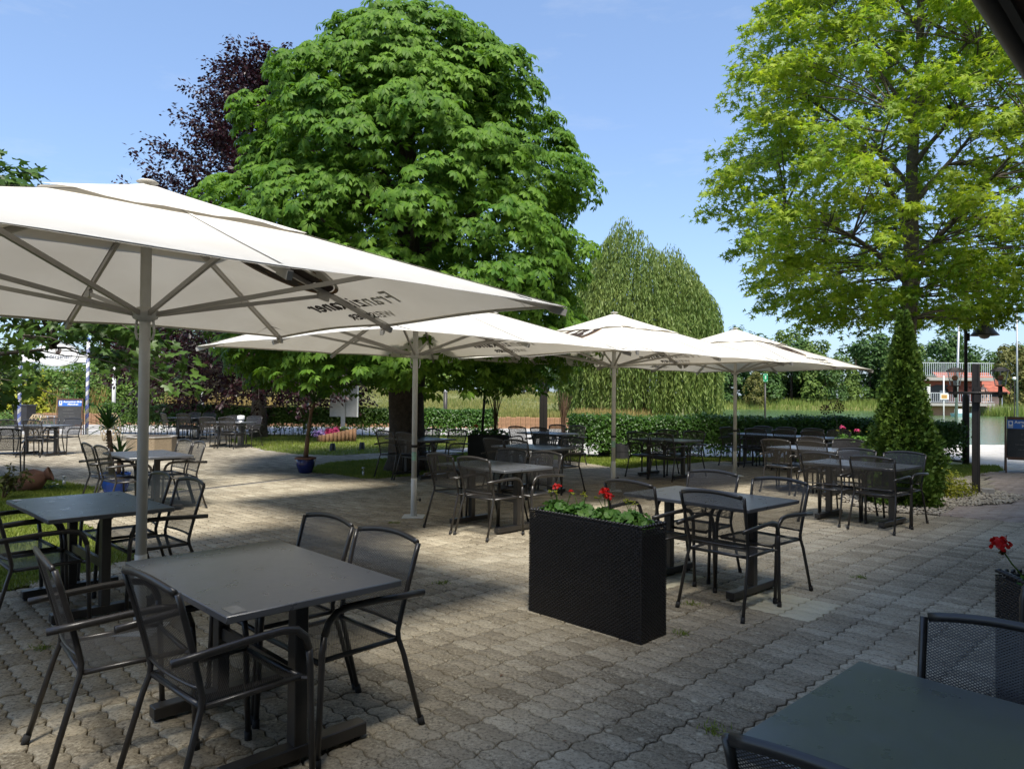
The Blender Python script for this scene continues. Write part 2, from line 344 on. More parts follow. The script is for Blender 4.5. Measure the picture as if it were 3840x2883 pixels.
# water
mt, t, out = newmat('pond_water'); b = N(t, 'ShaderNodeBsdfPrincipled', Roughness=.16); b.inputs['Base Color'].default_value = (.07, .125, .05, 1)
b.inputs['IOR'].default_value = 1.33; t.links.new(b.outputs[0], out.inputs[0])
ge = N(t, 'ShaderNodeNewGeometry'); mp = N(t, 'ShaderNodeMapping'); mp.inputs['Scale'].default_value = (.5, 1.6, 1); t.links.new(ge.outputs['Position'], mp.inputs[0])
no = N(t, 'ShaderNodeTexNoise', Scale=1.2, Detail=3.); t.links.new(mp.outputs[0], no.inputs['Vector'])
bp = N(t, 'ShaderNodeBump', Strength=.35, Distance=.08); t.links.new(no.outputs[0], bp.inputs['Height']); t.links.new(bp.outputs[0], b.inputs['Normal'])
M['water'] = mt
# clear lantern glass
mt, t, out = newmat('lantern_glass'); gl = N(t, 'ShaderNodeBsdfGlossy', Roughness=.05); tp = N(t, 'ShaderNodeBsdfTransparent'); tp.inputs[0].default_value = (.86, .89, .88, 1)
ms = N(t, 'ShaderNodeMixShader'); ms.inputs[0].default_value = .12; t.links.new(tp.outputs[0], ms.inputs[1]); t.links.new(gl.outputs[0], ms.inputs[2]); t.links.new(ms.outputs[0], out.inputs[0])
M['glass'] = mt
# ------------------------------------------------------------------ ground, pond, road
def inpoly(x, y, poly):
    x = np.asarray(x); y = np.asarray(y); r = np.zeros(x.shape, bool); n = len(poly); j = n-1
    for i in range(n):
        xi, yi = poly[i][:2]; xj, yj = poly[j][:2]
        c = ((yi > y) != (yj > y)) & (x < (xj-xi)*(y-yi)/((yj-yi) if yj != yi else 1e-9)+xi)
        r ^= c; j = i
    return r
def seen(x, y, mg=1.06): return (y > 1.0) & (np.abs(x)/np.maximum(y, .1) < .722*mg)
def sst(a, b, x):
    q = np.clip((x-a)/(b-a), 0, 1); return q*q*(3-2*q)
WATER = -.35
def pond_mask(x, y):                       # 1 inside the pond
    left = sst(-4, .5, x-(.2814*y+.3)); near = sst(0, 3.5, y-(26.5+.05*x)); far = 1-sst(116, 126, y+.03*x)
    return left*near*far
def terrain(x, y):
    mead = .50+1.55*sst(40, 100, y)
    base = np.where(y > 35.1, mead, -.07)
    hill = 2.0*sst(-14, -26, x)*sst(35.5, 48, y)
    base = base+hill
    east = sst(3, 9, x-.05*y)               # east of the palisade the ground falls to the shore
    base = base*(1-east)+east*np.where(y > 118, .55+.5*sst(118, 150, y), -.07)
    pm_ = pond_mask(x, y)
    b2 = sst(60, 110, y)*sst(.27, .20, x/np.maximum(y, 1))
    base = np.where((y > 36) & (x < .27*y), np.maximum(base, mead*sst(.27, .19, x/np.maximum(y, 1))), base)
    return base*(1-pm_)+pm_*(-1.6)
gx = np.concatenate([np.linspace(-600, -60, 12), np.arange(-56, 130, 1.5), np.linspace(140, 600, 10)])
gy = np.concatenate([np.linspace(-60, 30, 16), np.arange(31, 160, 1.0), np.linspace(165, 900, 12)])
X, Y = np.meshgrid(gx, gy); Z = terrain(X, Y)
nx, ny = len(gx), len(gy)
idx = np.arange(nx*ny).reshape(ny, nx)
Fq = np.stack([idx[:-1, :-1], idx[:-1, 1:], idx[1:, 1:], idx[1:, :-1]], -1).reshape(-1, 4)
tag(mk('ground', np_mesh('ground', np.stack([X, Y, Z], -1).reshape(-1, 3), Fq, True), M['earth']), kind='structure')
tag(mk('pond_water', MB().poly([(2, 24), (120, 24), (160, 130), (20, 130)], WATER), M['water']), kind='structure')
ROAD = [(-70, 19), (-8, 19), (3, 19), (9.5, 19), (11, 21), (11, 26), (7, 31), (3, 35.0), (-70, 35.0)]
tag(mk('road', MB().poly(ROAD, -.02), M['road']), kind='structure')

# ------------------------------------------------------------------ terrace areas
lawnL = [G(*p)[:2] for p in ((372, 1832), (250, 1936), (520, 2085), (260, 2160), (-40, 2220), (-400, 2260), (-500, 1800), (-60, 1788), (150, 1792))]
lawn2 = [G(*p)[:2] for p in ((1150, 1770), (1195, 1747), (1240, 1735), (1500, 1716), (1760, 1697), (1790, 1722), (1640, 1768), (1560, 1785), (1472, 1789), (1367, 1795), (1278, 1780))]
lawnB = [G(*p)[:2] for p in ((860, 1655), (930, 1672), (1000, 1688), (1110, 1703), (1230, 1708), (1500, 1694), (1760, 1676), (1850, 1655), (1850, 1632), (1440, 1632), (900, 1630))]
lawn3 = [G(*p)[:2] for p in ((2085, 1722), (2178, 1733), (2293, 1752), (2350, 1757), (2447, 1747), (2636, 1731), (2720, 1726), (2850, 1722), (3020, 1735))]+[(8.6, 17.3), (9.6, 18.6), (1.0, 19.2), (.8, 17.4)]
lawnT = [G(*p)[:2] for p in ((3520, 1745), (3650, 1745), (3740, 1748), (3765, 1765), (3690, 1772), (3600, 1790), (3520, 1790))]
gravel = [(5.0, 10.0), (5.9, 9.75), (6.6, 10.55), (7.6, 10.9), (8.45, 11.6), (8.5, 12.3), (7.6, 13.0), (6.6, 13.6), (5.7, 12.4), (5.2, 11.2)]
brickP = [(5.93, 9.72), (9.8, 6.6), (16, 11), (14.5, 15.6), (10.4, 15.7), (8.55, 12.5), (8.45, 11.6), (7.6, 10.9), (6.6, 10.55)]
slabP = [(10.5, 15.75), (14.5, 15.65), (19, 22), (18, 25.2), (11.2, 25.5), (11.9, 18.5)]
terrace = [(-18, -2), (-18, 26.3), (-8.6, 26.3), (-7, 19.6), (-1.0, 20.2), (-1.0, 21.5), (2.0, 21.5), (2.0, 17.5), (9.8, 17.8), (10.4, 15.7), (8.6, 12.6), (6.6, 13.6), (9.7, 6.6), (14, 2.5), (10, -2)]
excl = [lawnL, lawn2, lawnB, lawn3, gravel, brickP]
patch = [[G(*p)[:2] for p in ((2772, 2252), (2870, 2210), (2962, 2213), (3005, 2238), (3088, 2243), (3126, 2274), (3040, 2312), (3005, 2330), (2940, 2316), (2955, 2300), (2925, 2292), (2890, 2299), (2825, 2288), (2850, 2272), (2800, 2264))],
         [G(*p)[:2] for p in ((2440, 2195), (2560, 2148), (2665, 2152), (2645, 2182), (2520, 2210))]]
ter = tag(mk('terrace', MB().poly(terrace, -.03), M['joint']), kind='structure')
bpath = tag(mk('brick_path', MB().poly(brickP, -.026), M['joint']), kind='structure')
spath = tag(mk('slab_pavement', MB().poly(slabP, -.022), M['joint']), kind='structure')

def outline(Lt, Ws, A, B, gap):
    Wp = Ws; pts = []
    # around the stone: bottom short side, right long side, top short side, left long side (s, t)
    zs = [(0, 0), (.25, A), (.75, -A)]
    zl = [(0, 0), (.125, B), (.375, -B), (.625, B), (.875, -B)]
    for f, a in zs: pts.append((f*Ws, a))
    for f, a in zl: pts.append((Ws+a, f*Lt))
    for f, a in [(1, 0), (.75, -A), (.25, A)]: pts.append((f*Ws, Lt+a))
    for f, a in [(1, 0), (.875, -B), (.625, B), (.375, -B), (.125, B)]: pts.append((a, f*Lt))
    p = np.array(pts)-np.array([Ws/2, Lt/2])
    if A == 0 and B == 0: p = np.array([(-Ws/2, -Lt/2), (Ws/2, -Lt/2), (Ws/2, Lt/2), (-Ws/2, Lt/2)])
    return p*np.array([1-gap/Ws, 1-gap/Lt])
def stone(ol, bev, level):
    n = len(ol); k = np.arange(n); k1 = (k+1) % n
    s = 1-2*bev/np.ptp(ol, axis=0)
    if level == 0:
        V = np.concatenate([[[0, 0, 0]], np.c_[ol, np.zeros(n)]]); return V, np.stack([0*k, 1+k, 1+k1], -1)
    V = np.concatenate([[[0, 0, 0]], np.c_[ol*s, np.zeros(n)], np.c_[ol, np.full(n, -bev*.8)]]+([np.c_[ol, np.full(n, -.035)]] if level > 1 else []))
    F = [np.stack([0*k, 1+k, 1+k1], -1), np.stack([1+k, 1+n+k, 1+n+k1], -1), np.stack([1+k, 1+n+k1, 1+k1], -1)]
    if level > 1: F += [np.stack([1+n+k, 1+2*n+k, 1+2*n+k1], -1), np.stack([1+n+k, 1+2*n+k1, 1+n+k1], -1)]
    return V, np.concatenate(F)
def field(parent, name, ol, cx, cy, ang, mats, special=None, nind=300, jit=.0012, near=7.5, mid=13., bev=.006):
    n = len(cx); c, s_ = math.cos(ang), math.sin(ang)
    z = rng.normal(0, jit, n); tx = rng.normal(0, .006, n); ty = rng.normal(0, .006, n); ro = rng.normal(0, .008, n)
    rot = np.zeros((n, 3, 3)); ca, sa = np.cos(ang+ro), np.sin(ang+ro)
    rot[:, 0, 0] = ca; rot[:, 0, 1] = -sa; rot[:, 1, 0] = sa; rot[:, 1, 1] = ca; rot[:, 2, 2] = 1; rot[:, 2, 0] = tx; rot[:, 2, 1] = ty
    pos = np.stack([cx, cy, z], -1); tone = rng.random(n)
    spec = np.zeros(n, bool) if special is None else special(cx, cy)
    vis = (np.abs(cx)/cy < .73)
    order = np.argsort(np.where(vis, cy, 99)-np.where(spec, 50, 0)); ind = order[:nind]
    isind = np.zeros(n, bool); isind[ind] = True
    V, F = stone(ol, bev, 2)
    meA = np_mesh(name, V, F); meA.materials.append(mats[0])
    if len(mats) > 1: meB = np_mesh(name, V, F); meB.materials.append(mats[1])
    for i in ind:
        o = bpy.data.objects.new(name, meB if spec[i] and len(mats) > 1 else meA); col.objects.link(o); o.parent = parent
        o.location = pos[i]; o.rotation_euler = (ty[i], -tx[i], ang+ro[i])
    VV = []; FF = []; TT = []; off = 0
    for lv, lo, hi in ((2, 0, near), (1, near, mid), (0, mid, 1e9)):
        q = (~isind) & (cy >= lo) & (cy < hi)
        if not q.any(): continue
        tv, tf = stone(ol, bev, lv); a, b_ = scatter(tv, tf, pos[q], rot[q], np.ones(q.sum()))
        VV.append(a); FF.append(b_+off); off += len(a); TT.append(np.repeat(tone[q], len(tf)))
    if VV:
        o = mk(name+'_field', np_mesh(name+'_field', np.concatenate(VV), np.concatenate(FF), False, np.concatenate(TT)), mats[0], parent); tag(o, kind='stuff')
def cells(Ws, Lt, ang, hull, ex, shift=.5, stagger='row'):
    c, s_ = math.cos(ang), math.sin(ang)
    i, j = np.meshgrid(np.arange(-int(42/Ws), int(42/Ws)), np.arange(-int(42/Lt), int(42/Lt)))
    s = (i+.5)*Ws; tt = (j+.5)*Lt
    if stagger == 'row': s = s+(j % 2)*Ws*shift
    else: tt = tt+(i % 2)*Lt*shift
    x = (s*c-tt*s_).ravel(); y = (s*s_+tt*c).ravel()
    q = seen(x, y)&(y < 27); x, y = x[q], y[q]
    q = inpoly(x, y, hull)
    for e in ex: q &= ~inpoly(x, y, e)
    return x[q], y[q]
LT, WS = .235, .1175
ol = outline(LT, WS, .0125, .011, .0065)
x, y = cells(WS, LT, R(44.5), terrace, excl, 0.0)
field(ter, 'paver', ol, x, y, R(44.5), (M['paver'], M['paver_pale']), lambda a, b: inpoly(a, b, patch[0])|inpoly(a, b, patch[1]))
x, y = cells(.205, .105, R(2), brickP, [gravel])
field(bpath, 'brick', outline(.105, .205, 0, 0, .007), x, y, R(2), (M['brick'],), jit=.002, near=11, mid=20, bev=.005)
x, y = cells(.36, .36, R(8), slabP, [lawnT], 0)
field(spath, 'slab', outline(.36, .36, 0, 0, .022), x, y, R(8), (M['slab'],), jit=.002, near=10, mid=40, bev=.008)

# lawns: a thin turf sheet and short blades
def tri_blades(x, y, z, h, lean, wid):
    n = len(x); a = rng.uniform(0, 2*np.pi, n); d = rng.uniform(0, 2*np.pi, n)
    b1 = np.stack([x-np.cos(a)*wid, y-np.sin(a)*wid, z], -1); b2 = np.stack([x+np.cos(a)*wid, y+np.sin(a)*wid, z], -1)
    l = lean*rng.random(n); tp = np.stack([x+np.cos(d)*l, y+np.sin(d)*l, z+h], -1)
    return np.stack([b1, b2, tp], 1).reshape(-1, 3), np.arange(3*n).reshape(-1, 3)
def polyrand(poly, n, edge=0):
    p = np.array([q[:2] for q in poly]); lo, hi = p.min(0), p.max(0); X = np.zeros(0); Y = np.zeros(0)
    for _ in range(40):
        a = rng.uniform(lo, hi, (n*2, 2)); q = inpoly(a[:, 0], a[:, 1], poly) & seen(a[:, 0], a[:, 1], 1.1)
        X = np.concatenate([X, a[q, 0]]); Y = np.concatenate([Y, a[q, 1]])
        if len(X) >= n: break
    return X[:n], Y[:n]
for nm, poly, n, hh in (('lawn', lawnL, 52000, .045), ('lawn', lawn2, 30000, .05), ('lawn', lawnB, 26000, .06), ('lawn', lawn3, 30000, .055), ('lawn', lawnT, 7000, .06)):
    o = tag(mk(nm, MB().poly(poly, -.035, -.004), M['lawnbase']), kind='structure')
    x, y = polyrand(poly, n)
    x = x+rng.normal(0, .03, len(x)); y = y+rng.normal(0, .03, len(x))
    V, F = tri_blades(x, y, np.full(len(x), -.01), hh*rng.uniform(.5, 1.3, len(x)), .05, .004*(1+y/12))
    tag(mk('grass', np_mesh('grass', V, F), M['grass'], o), kind='stuff')
# pebbles
gb = tag(mk('gravel_bed', MB().poly(gravel, -.036, -.012), M['soil']), kind='structure')
x, y = polyrand(gravel, 4200)
pv = np.array([(1, 0, 0), (-1, 0, 0), (0, 1, 0), (0, -1, 0), (0, 0, 1), (0, 0, -1), (.6, .6, .6), (-.6, .6, .6), (.6, -.6, .6), (-.6, -.6, .6)])*1.
pf = [(0, 6, 8), (1, 9, 7), (2, 7, 6), (3, 8, 9), (4, 6, 7), (4, 7, 9), (4, 9, 8), (4, 8, 6), (0, 2, 6), (2, 1, 7), (1, 3, 9), (3, 0, 8)]
V, F = scatter(pv, pf, np.stack([x, y, rng.uniform(-.005, .02, len(x))], -1), frames(np.tile([0, 0, 1.], (len(x), 1))+rng.normal(0, .3, (len(x), 3))), np.stack([rng.uniform(.015, .035, len(x)), rng.uniform(.012, .025, len(x)), rng.uniform(.008, .016, len(x))], -1))
tag(mk('pebbles', np_mesh('pebbles', V, F, True), M['gravel'], gb), kind='stuff')
# drain channel across the terrace
a, b_ = G(330, 1884), G(1262, 1775)
dv = norm((b_-a)); nvv = np.array([-dv[1], dv[0], 0])
dr = tag(mk('drain_channel', MB().poly([a+nvv*.075, a-nvv*.075, b_-nvv*.075, b_+nvv*.075], -.02, .006), M['concrete']), 'narrow slotted drain channel running across the pale paving to the blue pot', 'drain')
dm = MB(); L = np.linalg.norm(b_-a)
for k in range(int(L/.05)):
    c = a+dv*(.03+k*.05); dm.box((-.016, -.045, 0), (.016, .045, .0035), math.atan2(dv[1], dv[0]), (c[0], c[1], .0062))
tag(mk('slots', dm, M['joint'], dr), kind='stuff')
# weeds and fallen leaves between the stones
wx = [G(*p)[:2] for p in ((2195, 2258), (1660, 2185), (2595, 2265), (2555, 2375), (160, 2430), (680, 1835), (2680, 2740), (1480, 1960), (3230, 2165))]
for i, q in enumerate(wx):
    n = 60; V, F = tri_blades(q[0]+rng.normal(0, .035, n), q[1]+rng.normal(0, .03, n), np.zeros(n), rng.uniform(.008, .03, n), .05, np.full(n, .004))
    tag(mk('weed', np_mesh('weed', V, F), M['grass'], ter), kind='stuff')
n = 420; x, y = polyrand(terrace, n); q = (y > 2.5); x, y = x[q], y[q]
lv = [(-1, 0, 0), (0, -.5, .15), (1, 0, .05), (0, .5, .15)]
V, F = scatter(lv, [(0, 1, 2, 3)], np.stack([x, y, np.full(len(x), .006)], -1), frames(np.tile([0, 0, 1.], (len(x), 1))+rng.normal(0, .15, (len(x), 3))), rng.uniform(.008, .02, len(x)))
tag(mk('fallen_leaves', np_mesh('fallen_leaves', V, F), M['twig'], ter), kind='stuff')

# meadow, bank and reed grass
def terr_grass(name, x, y, h, mat, wid=.012, lean=.35, parent=None):
    z = terrain(x, y)-.03; V, F = tri_blades(x, y, z, h, lean*h, wid)
    return tag(mk(name, np_mesh(name, V, F), mat, parent), 'tall uncut meadow grass' if 0 else None, kind='stuff')
n = 90000; y = 35.4+60*rng.random(n)**1.7; x = rng.uniform(-.76, .36, n)*y*1.03
q = (pond_mask(x, y) < .03) & (x < .262*y); x, y = x[q], y[q]
o = terr_grass('meadow_grass', x, y, rng.uniform(.14, .42, len(x))*(.7+.5*np.sin(x*.35)*np.sin(y*.2+x*.1)), M['meadow'], .012+.0006*y); tag(o, 'tall uncut green and straw meadow grass behind the log palisade', 'grass')
n = 22000; y = rng.uniform(114, 140, n); x = rng.uniform(.2, .8, n)*y; q = pond_mask(x, y) < .6; x, y = x[q], y[q]
o = terr_grass('reed_grass', x, y, rng.uniform(.5, 1.3, len(x)), M['reed'], .08); tag(o, 'tall pale reed belt along the opposite pond shore', 'reeds')
n = 9000; y = rng.uniform(34, 43, n); x = rng.uniform(.09, .275, n)*y; 
o = terr_grass('dry_grass', x, y, rng.uniform(.2, .6, n), M['straw'], .025, .6); tag(o, 'straw coloured dry grass growing below the weeping willow', 'grass')
n = 5000; y = rng.uniform(35.3, 40, n); x = np.concatenate([rng.uniform(-27, -22, n//2), rng.uniform(-17.5, -12.5, n-n//2)])
o = terr_grass('bank_grass', x, y, rng.uniform(.6, 1.5, n), M['straw'], .025, .5); tag(o, 'tall brown dry grass on the bank behind the striped poles', 'grass')
# ------------------------------------------------------------------ foliage templates
def leaflet(ang, L, Wd, droop, fold=.12):
    c, s = math.cos(ang), math.sin(ang)
    p = [(0.03, 0, 0), (.62*L, -Wd/2, -droop*.45), (L, 0, -droop), (.62*L, Wd/2, -droop*.45), (.55*L, 0, fold*Wd-droop*.25)]
    return [(x*c-y*s, x*s+y*c, z) for x, y, z in p]
def compound(angs, L, Wd, droop):
    V = []; F = []
    for a in angs:
        k = len(V); sc_ = 1 if abs(a) < .1 else (1-.12*abs(a)/1.2)
        V += leaflet(a, L*sc_, Wd*sc_, droop); F += [(k, k+1, k+4), (k, k+4, k+3), (k+1, k+2, k+4), (k+4, k+2, k+3)]
    return np.array(V), np.array(F)
LEAF7 = compound([R(a) for a in (-125, -80, -40, 0, 40, 80, 125)], .19, .085, .09)
LEAF5 = compound([R(a) for a in (-100, -48, 0, 48, 100)], 1., .33, .35)
QUAD = (np.array([(0, 0, 0), (.5, -.28, .03), (1, 0, -.08), (.5, .28, .03)]), np.array([(0, 1, 2), (0, 2, 3)]))
DIAM = (np.array([(-.5, 0, 0), (0, -.33, .08), (.5, 0, 0), (0, .33, .08)]), np.array([(0, 1, 2), (0, 2, 3)]))
LANCE = (np.array([(0, 0, 0), (.5, -.09, .02), (1, 0, 0), (.5, .09, .02)]), np.array([(0, 1, 2), (0, 2, 3)]))
# broad lobed leaf (maple-like) as a fan
_a = [(-.15, -.25), (.05, -.55), (.2, -.30), (.55, -.42), (.62, -.12), (1.0, 0), (.62, .12), (.55, .42), (.2, .30), (.05, .55), (-.15, .25)]
LOBED = (np.array([(.2, 0, .05)]+[(x, y, -.12*abs(y)-.08*x) for x, y in _a]), np.array([(0, i, i+1) for i in range(1, 11)]))
_b = [(0, -.06), (.1, -.5), (.3, -.10), (.62, -.42), (.5, -.07), (1.05, 0), (.5, .07), (.62, .42), (.3, .10), (.1, .5), (0, .06)]
CUTLEAF = (np.array([(.2, 0, .03)]+[(x, y, -.15*abs(y)-.12*x) for x, y in _b]), np.array([(0, i, i+1) for i in range(1, 11)]))

def prof(h, tab):
    return np.interp(h, [a for a, _ in tab], [b_ for _, b_ in tab])

# ---- horse chestnut
def chestnut():
    bx, by = -2.2, 14.9
    t = thing('chestnut_tree', 'big round horse chestnut with bright green crown on the lawn strip', 'tree', (bx, by, 0))
    tab = [(1.9, 2.7), (2.6, 3.35), (3.6, 3.55), (5.0, 3.4), (6.2, 3.0), (7.2, 2.5), (8.0, 1.95), (8.7, 1.2), (9.1, .5)]
    tr = MB(); tr.tube([(0, 0, -.05), (.02, 0, .25), (0, .02, .9), (-.02, 0, 1.6), (.03, 0, 2.4), (.05, 0, 3.6), (0, 0, 5.5), (.05, 0, 7.2)], [.50, .41, .37, .37, .38, .27, .17, .06], 16)
    mk('trunk', tr, M['bark'], t, True)
    lim = MB(); tips = []
    for k in range(26):
        a = k*2.4+rng.uniform(-.3, .3); h0 = 1.9+4.8*(k/26); h1 = h0+rng.uniform(.5, 1.8); r1 = prof(h1, tab)*.8
        p = [(0, 0, h0), (math.cos(a)*r1*.45, math.sin(a)*r1*.45, h0+.6*(h1-h0)), (math.cos(a)*r1, math.sin(a)*r1, h1)]
        lim.tube(p, [.10, .06, .02], 6)
    mk('limbs', lim, M['bark'], t, True)
    P = []; Nn = []
    # tiers of leaf clumps on the outside of the crown
    K = 270
    for k in range(K):
        h = 1.95+7.1*((k+.5)/K)**.92; a = k*2.39996+rng.uniform(-.25, .25)
        lob = 1+.05*math.sin(3*a+1.1*h)+.05*math.sin(5*a-1.7*h)
        rr = prof(h, tab)*rng.uniform(.80, 1.02)*lob if k % 5 else prof(h, tab)*rng.uniform(.4, .75)
        c = np.array([math.cos(a)*rr, math.sin(a)*rr, h]); o = np.array([math.cos(a), math.sin(a), .15+.5*(h-5.2)/4])
        n = 66 if k % 5 else 44
        if h > 8.0: n = 70
        d = norm(rng.normal(size=(n, 3))+o*.9+np.array([0, 0, .5])); rad = rng.uniform(.75, 1.1, (n, 1))
        s = np.array([.80, .80, .42])*rng.uniform(.8, 1.15)
        P.append(c+d*rad*s); Nn.append(norm(d*.55+o*.35+np.array([0, 0, .85])+rng.normal(0, .28, (n, 3))))
    # inner leaves
    n = 2200; h = rng.uniform(2.2, 8.4, n); a = rng.uniform(0, 2*np.pi, n); rr = prof(h, tab)*np.sqrt(rng.random(n))*.8
    P.append(np.stack([np.cos(a)*rr, np.sin(a)*rr, h], -1)); Nn.append(norm(rng.normal(size=(n, 3))*.5+np.array([0, 0, 1.])))
    # low hanging fringe
    n = 700; a = rng.uniform(0, 2*np.pi, n); rr = rng.uniform(1.2, 3.6, n); h = rng.uniform(1.75, 2.7, n)+.18*np.sin(a*7)
    P.append(np.stack([np.cos(a)*rr, np.sin(a)*rr, h], -1)); Nn.append(norm(np.stack([np.cos(a)*.5, np.sin(a)*.5, np.full(n, .9)], -1)+rng.normal(0, .3, (n, 3))))
    P = np.concatenate(P); Nn = np.concatenate(Nn)
    out_ = P*np.array([1, 1, 0])+rng.normal(0, .35, P.shape)
    V, F = scatter(*LEAF7, P, frames(Nn, out_), rng.uniform(.62, 1.12, len(P)))
    mk('crown', np_mesh('crown', V, F), M['chestnut'], t)
chestnut()

# ---- generic branching tree: sprays along limbs
def spray_tree(name, label, base, trunk, tab, nspray, per, slen, up, leafT, lsize, leafmat_, bark, inner=0, droop=0., rad=.28, rise=1., limb=None, hmin=0., filt=None, flat=.5, ang=None, nlimb=16, leaf_filter=None):
    t = thing(name, label, 'tree', (base[0], base[1], base[2] if len(base) > 2 else 0))
    tr = MB(); tr.tube([p for p, _ in trunk], [r for _, r in trunk], 12); mk('trunk', tr, bark, t, True)
    lim = MB(); P = []; Nn = []; Fw = []
    h0, h1 = tab[0][0], tab[-1][0]
    tz = [p[2] for p, _ in trunk]; txx = [p[0] for p, _ in trunk]; tyy = [p[1] for p, _ in trunk]; trr = [r for _, r in trunk]
    SK = [np.array([x_, y_, z_]) for (x_, y_, z_), _ in trunk if z_ > hmin]+[np.array([np.interp(z_, tz, txx), np.interp(z_, tz, tyy), z_]) for z_ in np.linspace(max(tz[0]+.5, hmin), tz[-1], 20)]
    for k in range(nlimb):
        hl = max(hmin, h0)+(tz[-1]*.82-max(hmin, h0))*(k+.5)/nlimb; a = k*2.39996+.6; he = min(h1*.97, hl+(.35+.5*rng.random())*(h1-h0)*.35); re_ = prof(he, tab)*.66
        s0 = np.array([np.interp(hl, tz, txx), np.interp(hl, tz, tyy), hl]); r0 = np.interp(hl, tz, trr)*.5
        pts = [s0+np.array([math.cos(a+.25*math.sin(3*f+k))*re_*f, math.sin(a+.25*math.sin(3*f+k))*re_*f, (he-hl)*f**.85]) for f in np.linspace(0, 1, 7)]
        lim.tube(pts, list(np.linspace(r0, .012, 7)), 7, cap=False); SK += pts[1:]
    SKA = np.array(SK)
    for k in range(nspray):
        h = h0+(h1-h0)*((k+.5)/nspray)**rise; a = k*2.39996+rng.uniform(-.4, .4)
        if ang is not None: a = ang(k, a)
        rr = prof(h, tab)*(1-.55*rng.random()**2.2)
        c = np.array([math.cos(a)*rr, math.sin(a)*rr, h])
        if filt is not None and not filt(c): continue
        o = norm(np.array([math.cos(a), math.sin(a), up+rng.normal(0, .18)]))
        L = slen*rng.uniform(.65, 1.25); st = c-o*L*.5
        # limb from the trunk to the spray
        dd_ = np.linalg.norm(SKA-st, axis=1)+np.where(SKA[:, 2] > st[2]+.2, 1.5, 0); tp = SKA[np.argmin(dd_)]
        mid = (tp+st)/2+np.array([0, 0, .05])
        end = st+o*L+np.array([0, 0, -droop*L])
        r0 = .012+.006*np.linalg.norm(tp-st)
        lim.tube([tp, mid, st, (st+end)/2+np.array([0, 0, droop*L*.2]), end], [r0, r0*.7, r0*.45, r0*.25+.002, .004], 5, cap=False)
        u = rng.random(per)**.75; al = st+u[:, None]*(end-st)+np.array([0, 0, 1])*(droop*L*.25*np.sin(u*np.pi))[:, None]
        rd = rad*(1.15-.75*u)[:, None]*L/slen
        of = rng.normal(size=(per, 3))*np.array([1, 1, flat])*rd
        P.append(al+of)
        Nn.append(np.array([0, 0, .7])+norm(of)*.5+rng.normal(0, .45, (per, 3))); Fw.append(o*.7+norm(of)*.8+np.array([0, 0, -.35-droop])+rng.normal(0, .3, (per, 3)))
    if inner:
        h = rng.uniform(h0, h1, inner); a = rng.uniform(0, 2*np.pi, inner); rr = prof(h, tab)*np.sqrt(rng.random(inner))*.8
        P.append(np.stack([np.cos(a)*rr, np.sin(a)*rr, h], -1)); Nn.append(rng.normal(size=(inner, 3))*.6+np.array([0, 0, .8])); Fw.append(rng.normal(size=(inner, 3)))
    P = np.concatenate(P); Nn = np.concatenate(Nn); Fw = np.concatenate(Fw)
    if leaf_filter is not None:
        q = leaf_filter(P+np.array(t.location)); P = P[q]; Nn = Nn[q]; Fw = Fw[q]
    if lim.v: mk('limbs', lim, bark, t, True)
    V, F = scatter(*leafT, P, frames(Nn, Fw), lsize*rng.uniform(.7, 1.25, len(P)))
    mk('crown', np_mesh('crown', V, F), leafmat_, t)
    return t
# copper beech
spray_tree('copper_beech', 'tall dark purple copper beech rising behind the chestnut by the hedge', (-9.1, 25.6), [((0, 0, -.1), .34), ((0, 0, 1.5), .24), ((.1, 0, 4), .20), ((.1, 0, 8), .12), ((.1, 0, 12.6), .03)],
    [(1.7, 3.2), (2.6, 4.3), (4.5, 4.4), (6.5, 4.1), (8.3, 3.6), (9.7, 2.8), (11.2, 2.0), (12.4, 1.1), (13.5, .35)], 470, 135, 1.9, .75, QUAD, .15, M['beech'], M['bark2'], inner=2500, rad=.27, flat=.8)
# lowest, drooping beech sprays
spray_tree('copper_beech_skirt', 'skirt', (-9.1, 25.6), [((0, 0, 1.2), .05), ((0, 0, 3), .05)], [(1.5, 3.4), (2.4, 4.4), (3.2, 4.2)], 120, 90, 1.7, -.25, QUAD, .15, M['beech'], M['bark2'], rad=.3, droop=.25)
sk = bpy.data.objects['copper_beech_skirt']; bt = bpy.data.objects['copper_beech']
for ch in list(sk.children):
    if ch.name.startswith('trunk'): bpy.data.objects.remove(ch)
    else: ch.parent = bt; ch.name = 'lower_crown' if ch.name.startswith('crown') else 'lower_limbs'
bpy.data.objects.remove(sk)
# silver maple beside the lamps
spray_tree('silver_maple', 'airy light green silver maple above the thuja and the lamp posts', (9.0, 16.2), [((0, 0, -.1), .28), ((0, 0, 1.2), .19), ((.02, 0, 3), .175), ((.1, 0, 4.8), .16), ((.12, 0, 7.0), .12), ((.3, 0, 9.6), .09), ((.35, 0, 13.), .03)],
    [(3.5, 1.7), (4.1, 2.7), (5.2, 3.6), (6.4, 4.1), (7.5, 3.8), (9., 3.5), (10.8, 2.9), (12.5, 2.1), (13.6, 1.1)], 560, 96, 1.5, .22, CUTLEAF, .165, M['maple'], M['bark2'], inner=1800, rad=.25, droop=.36, hmin=3.4)
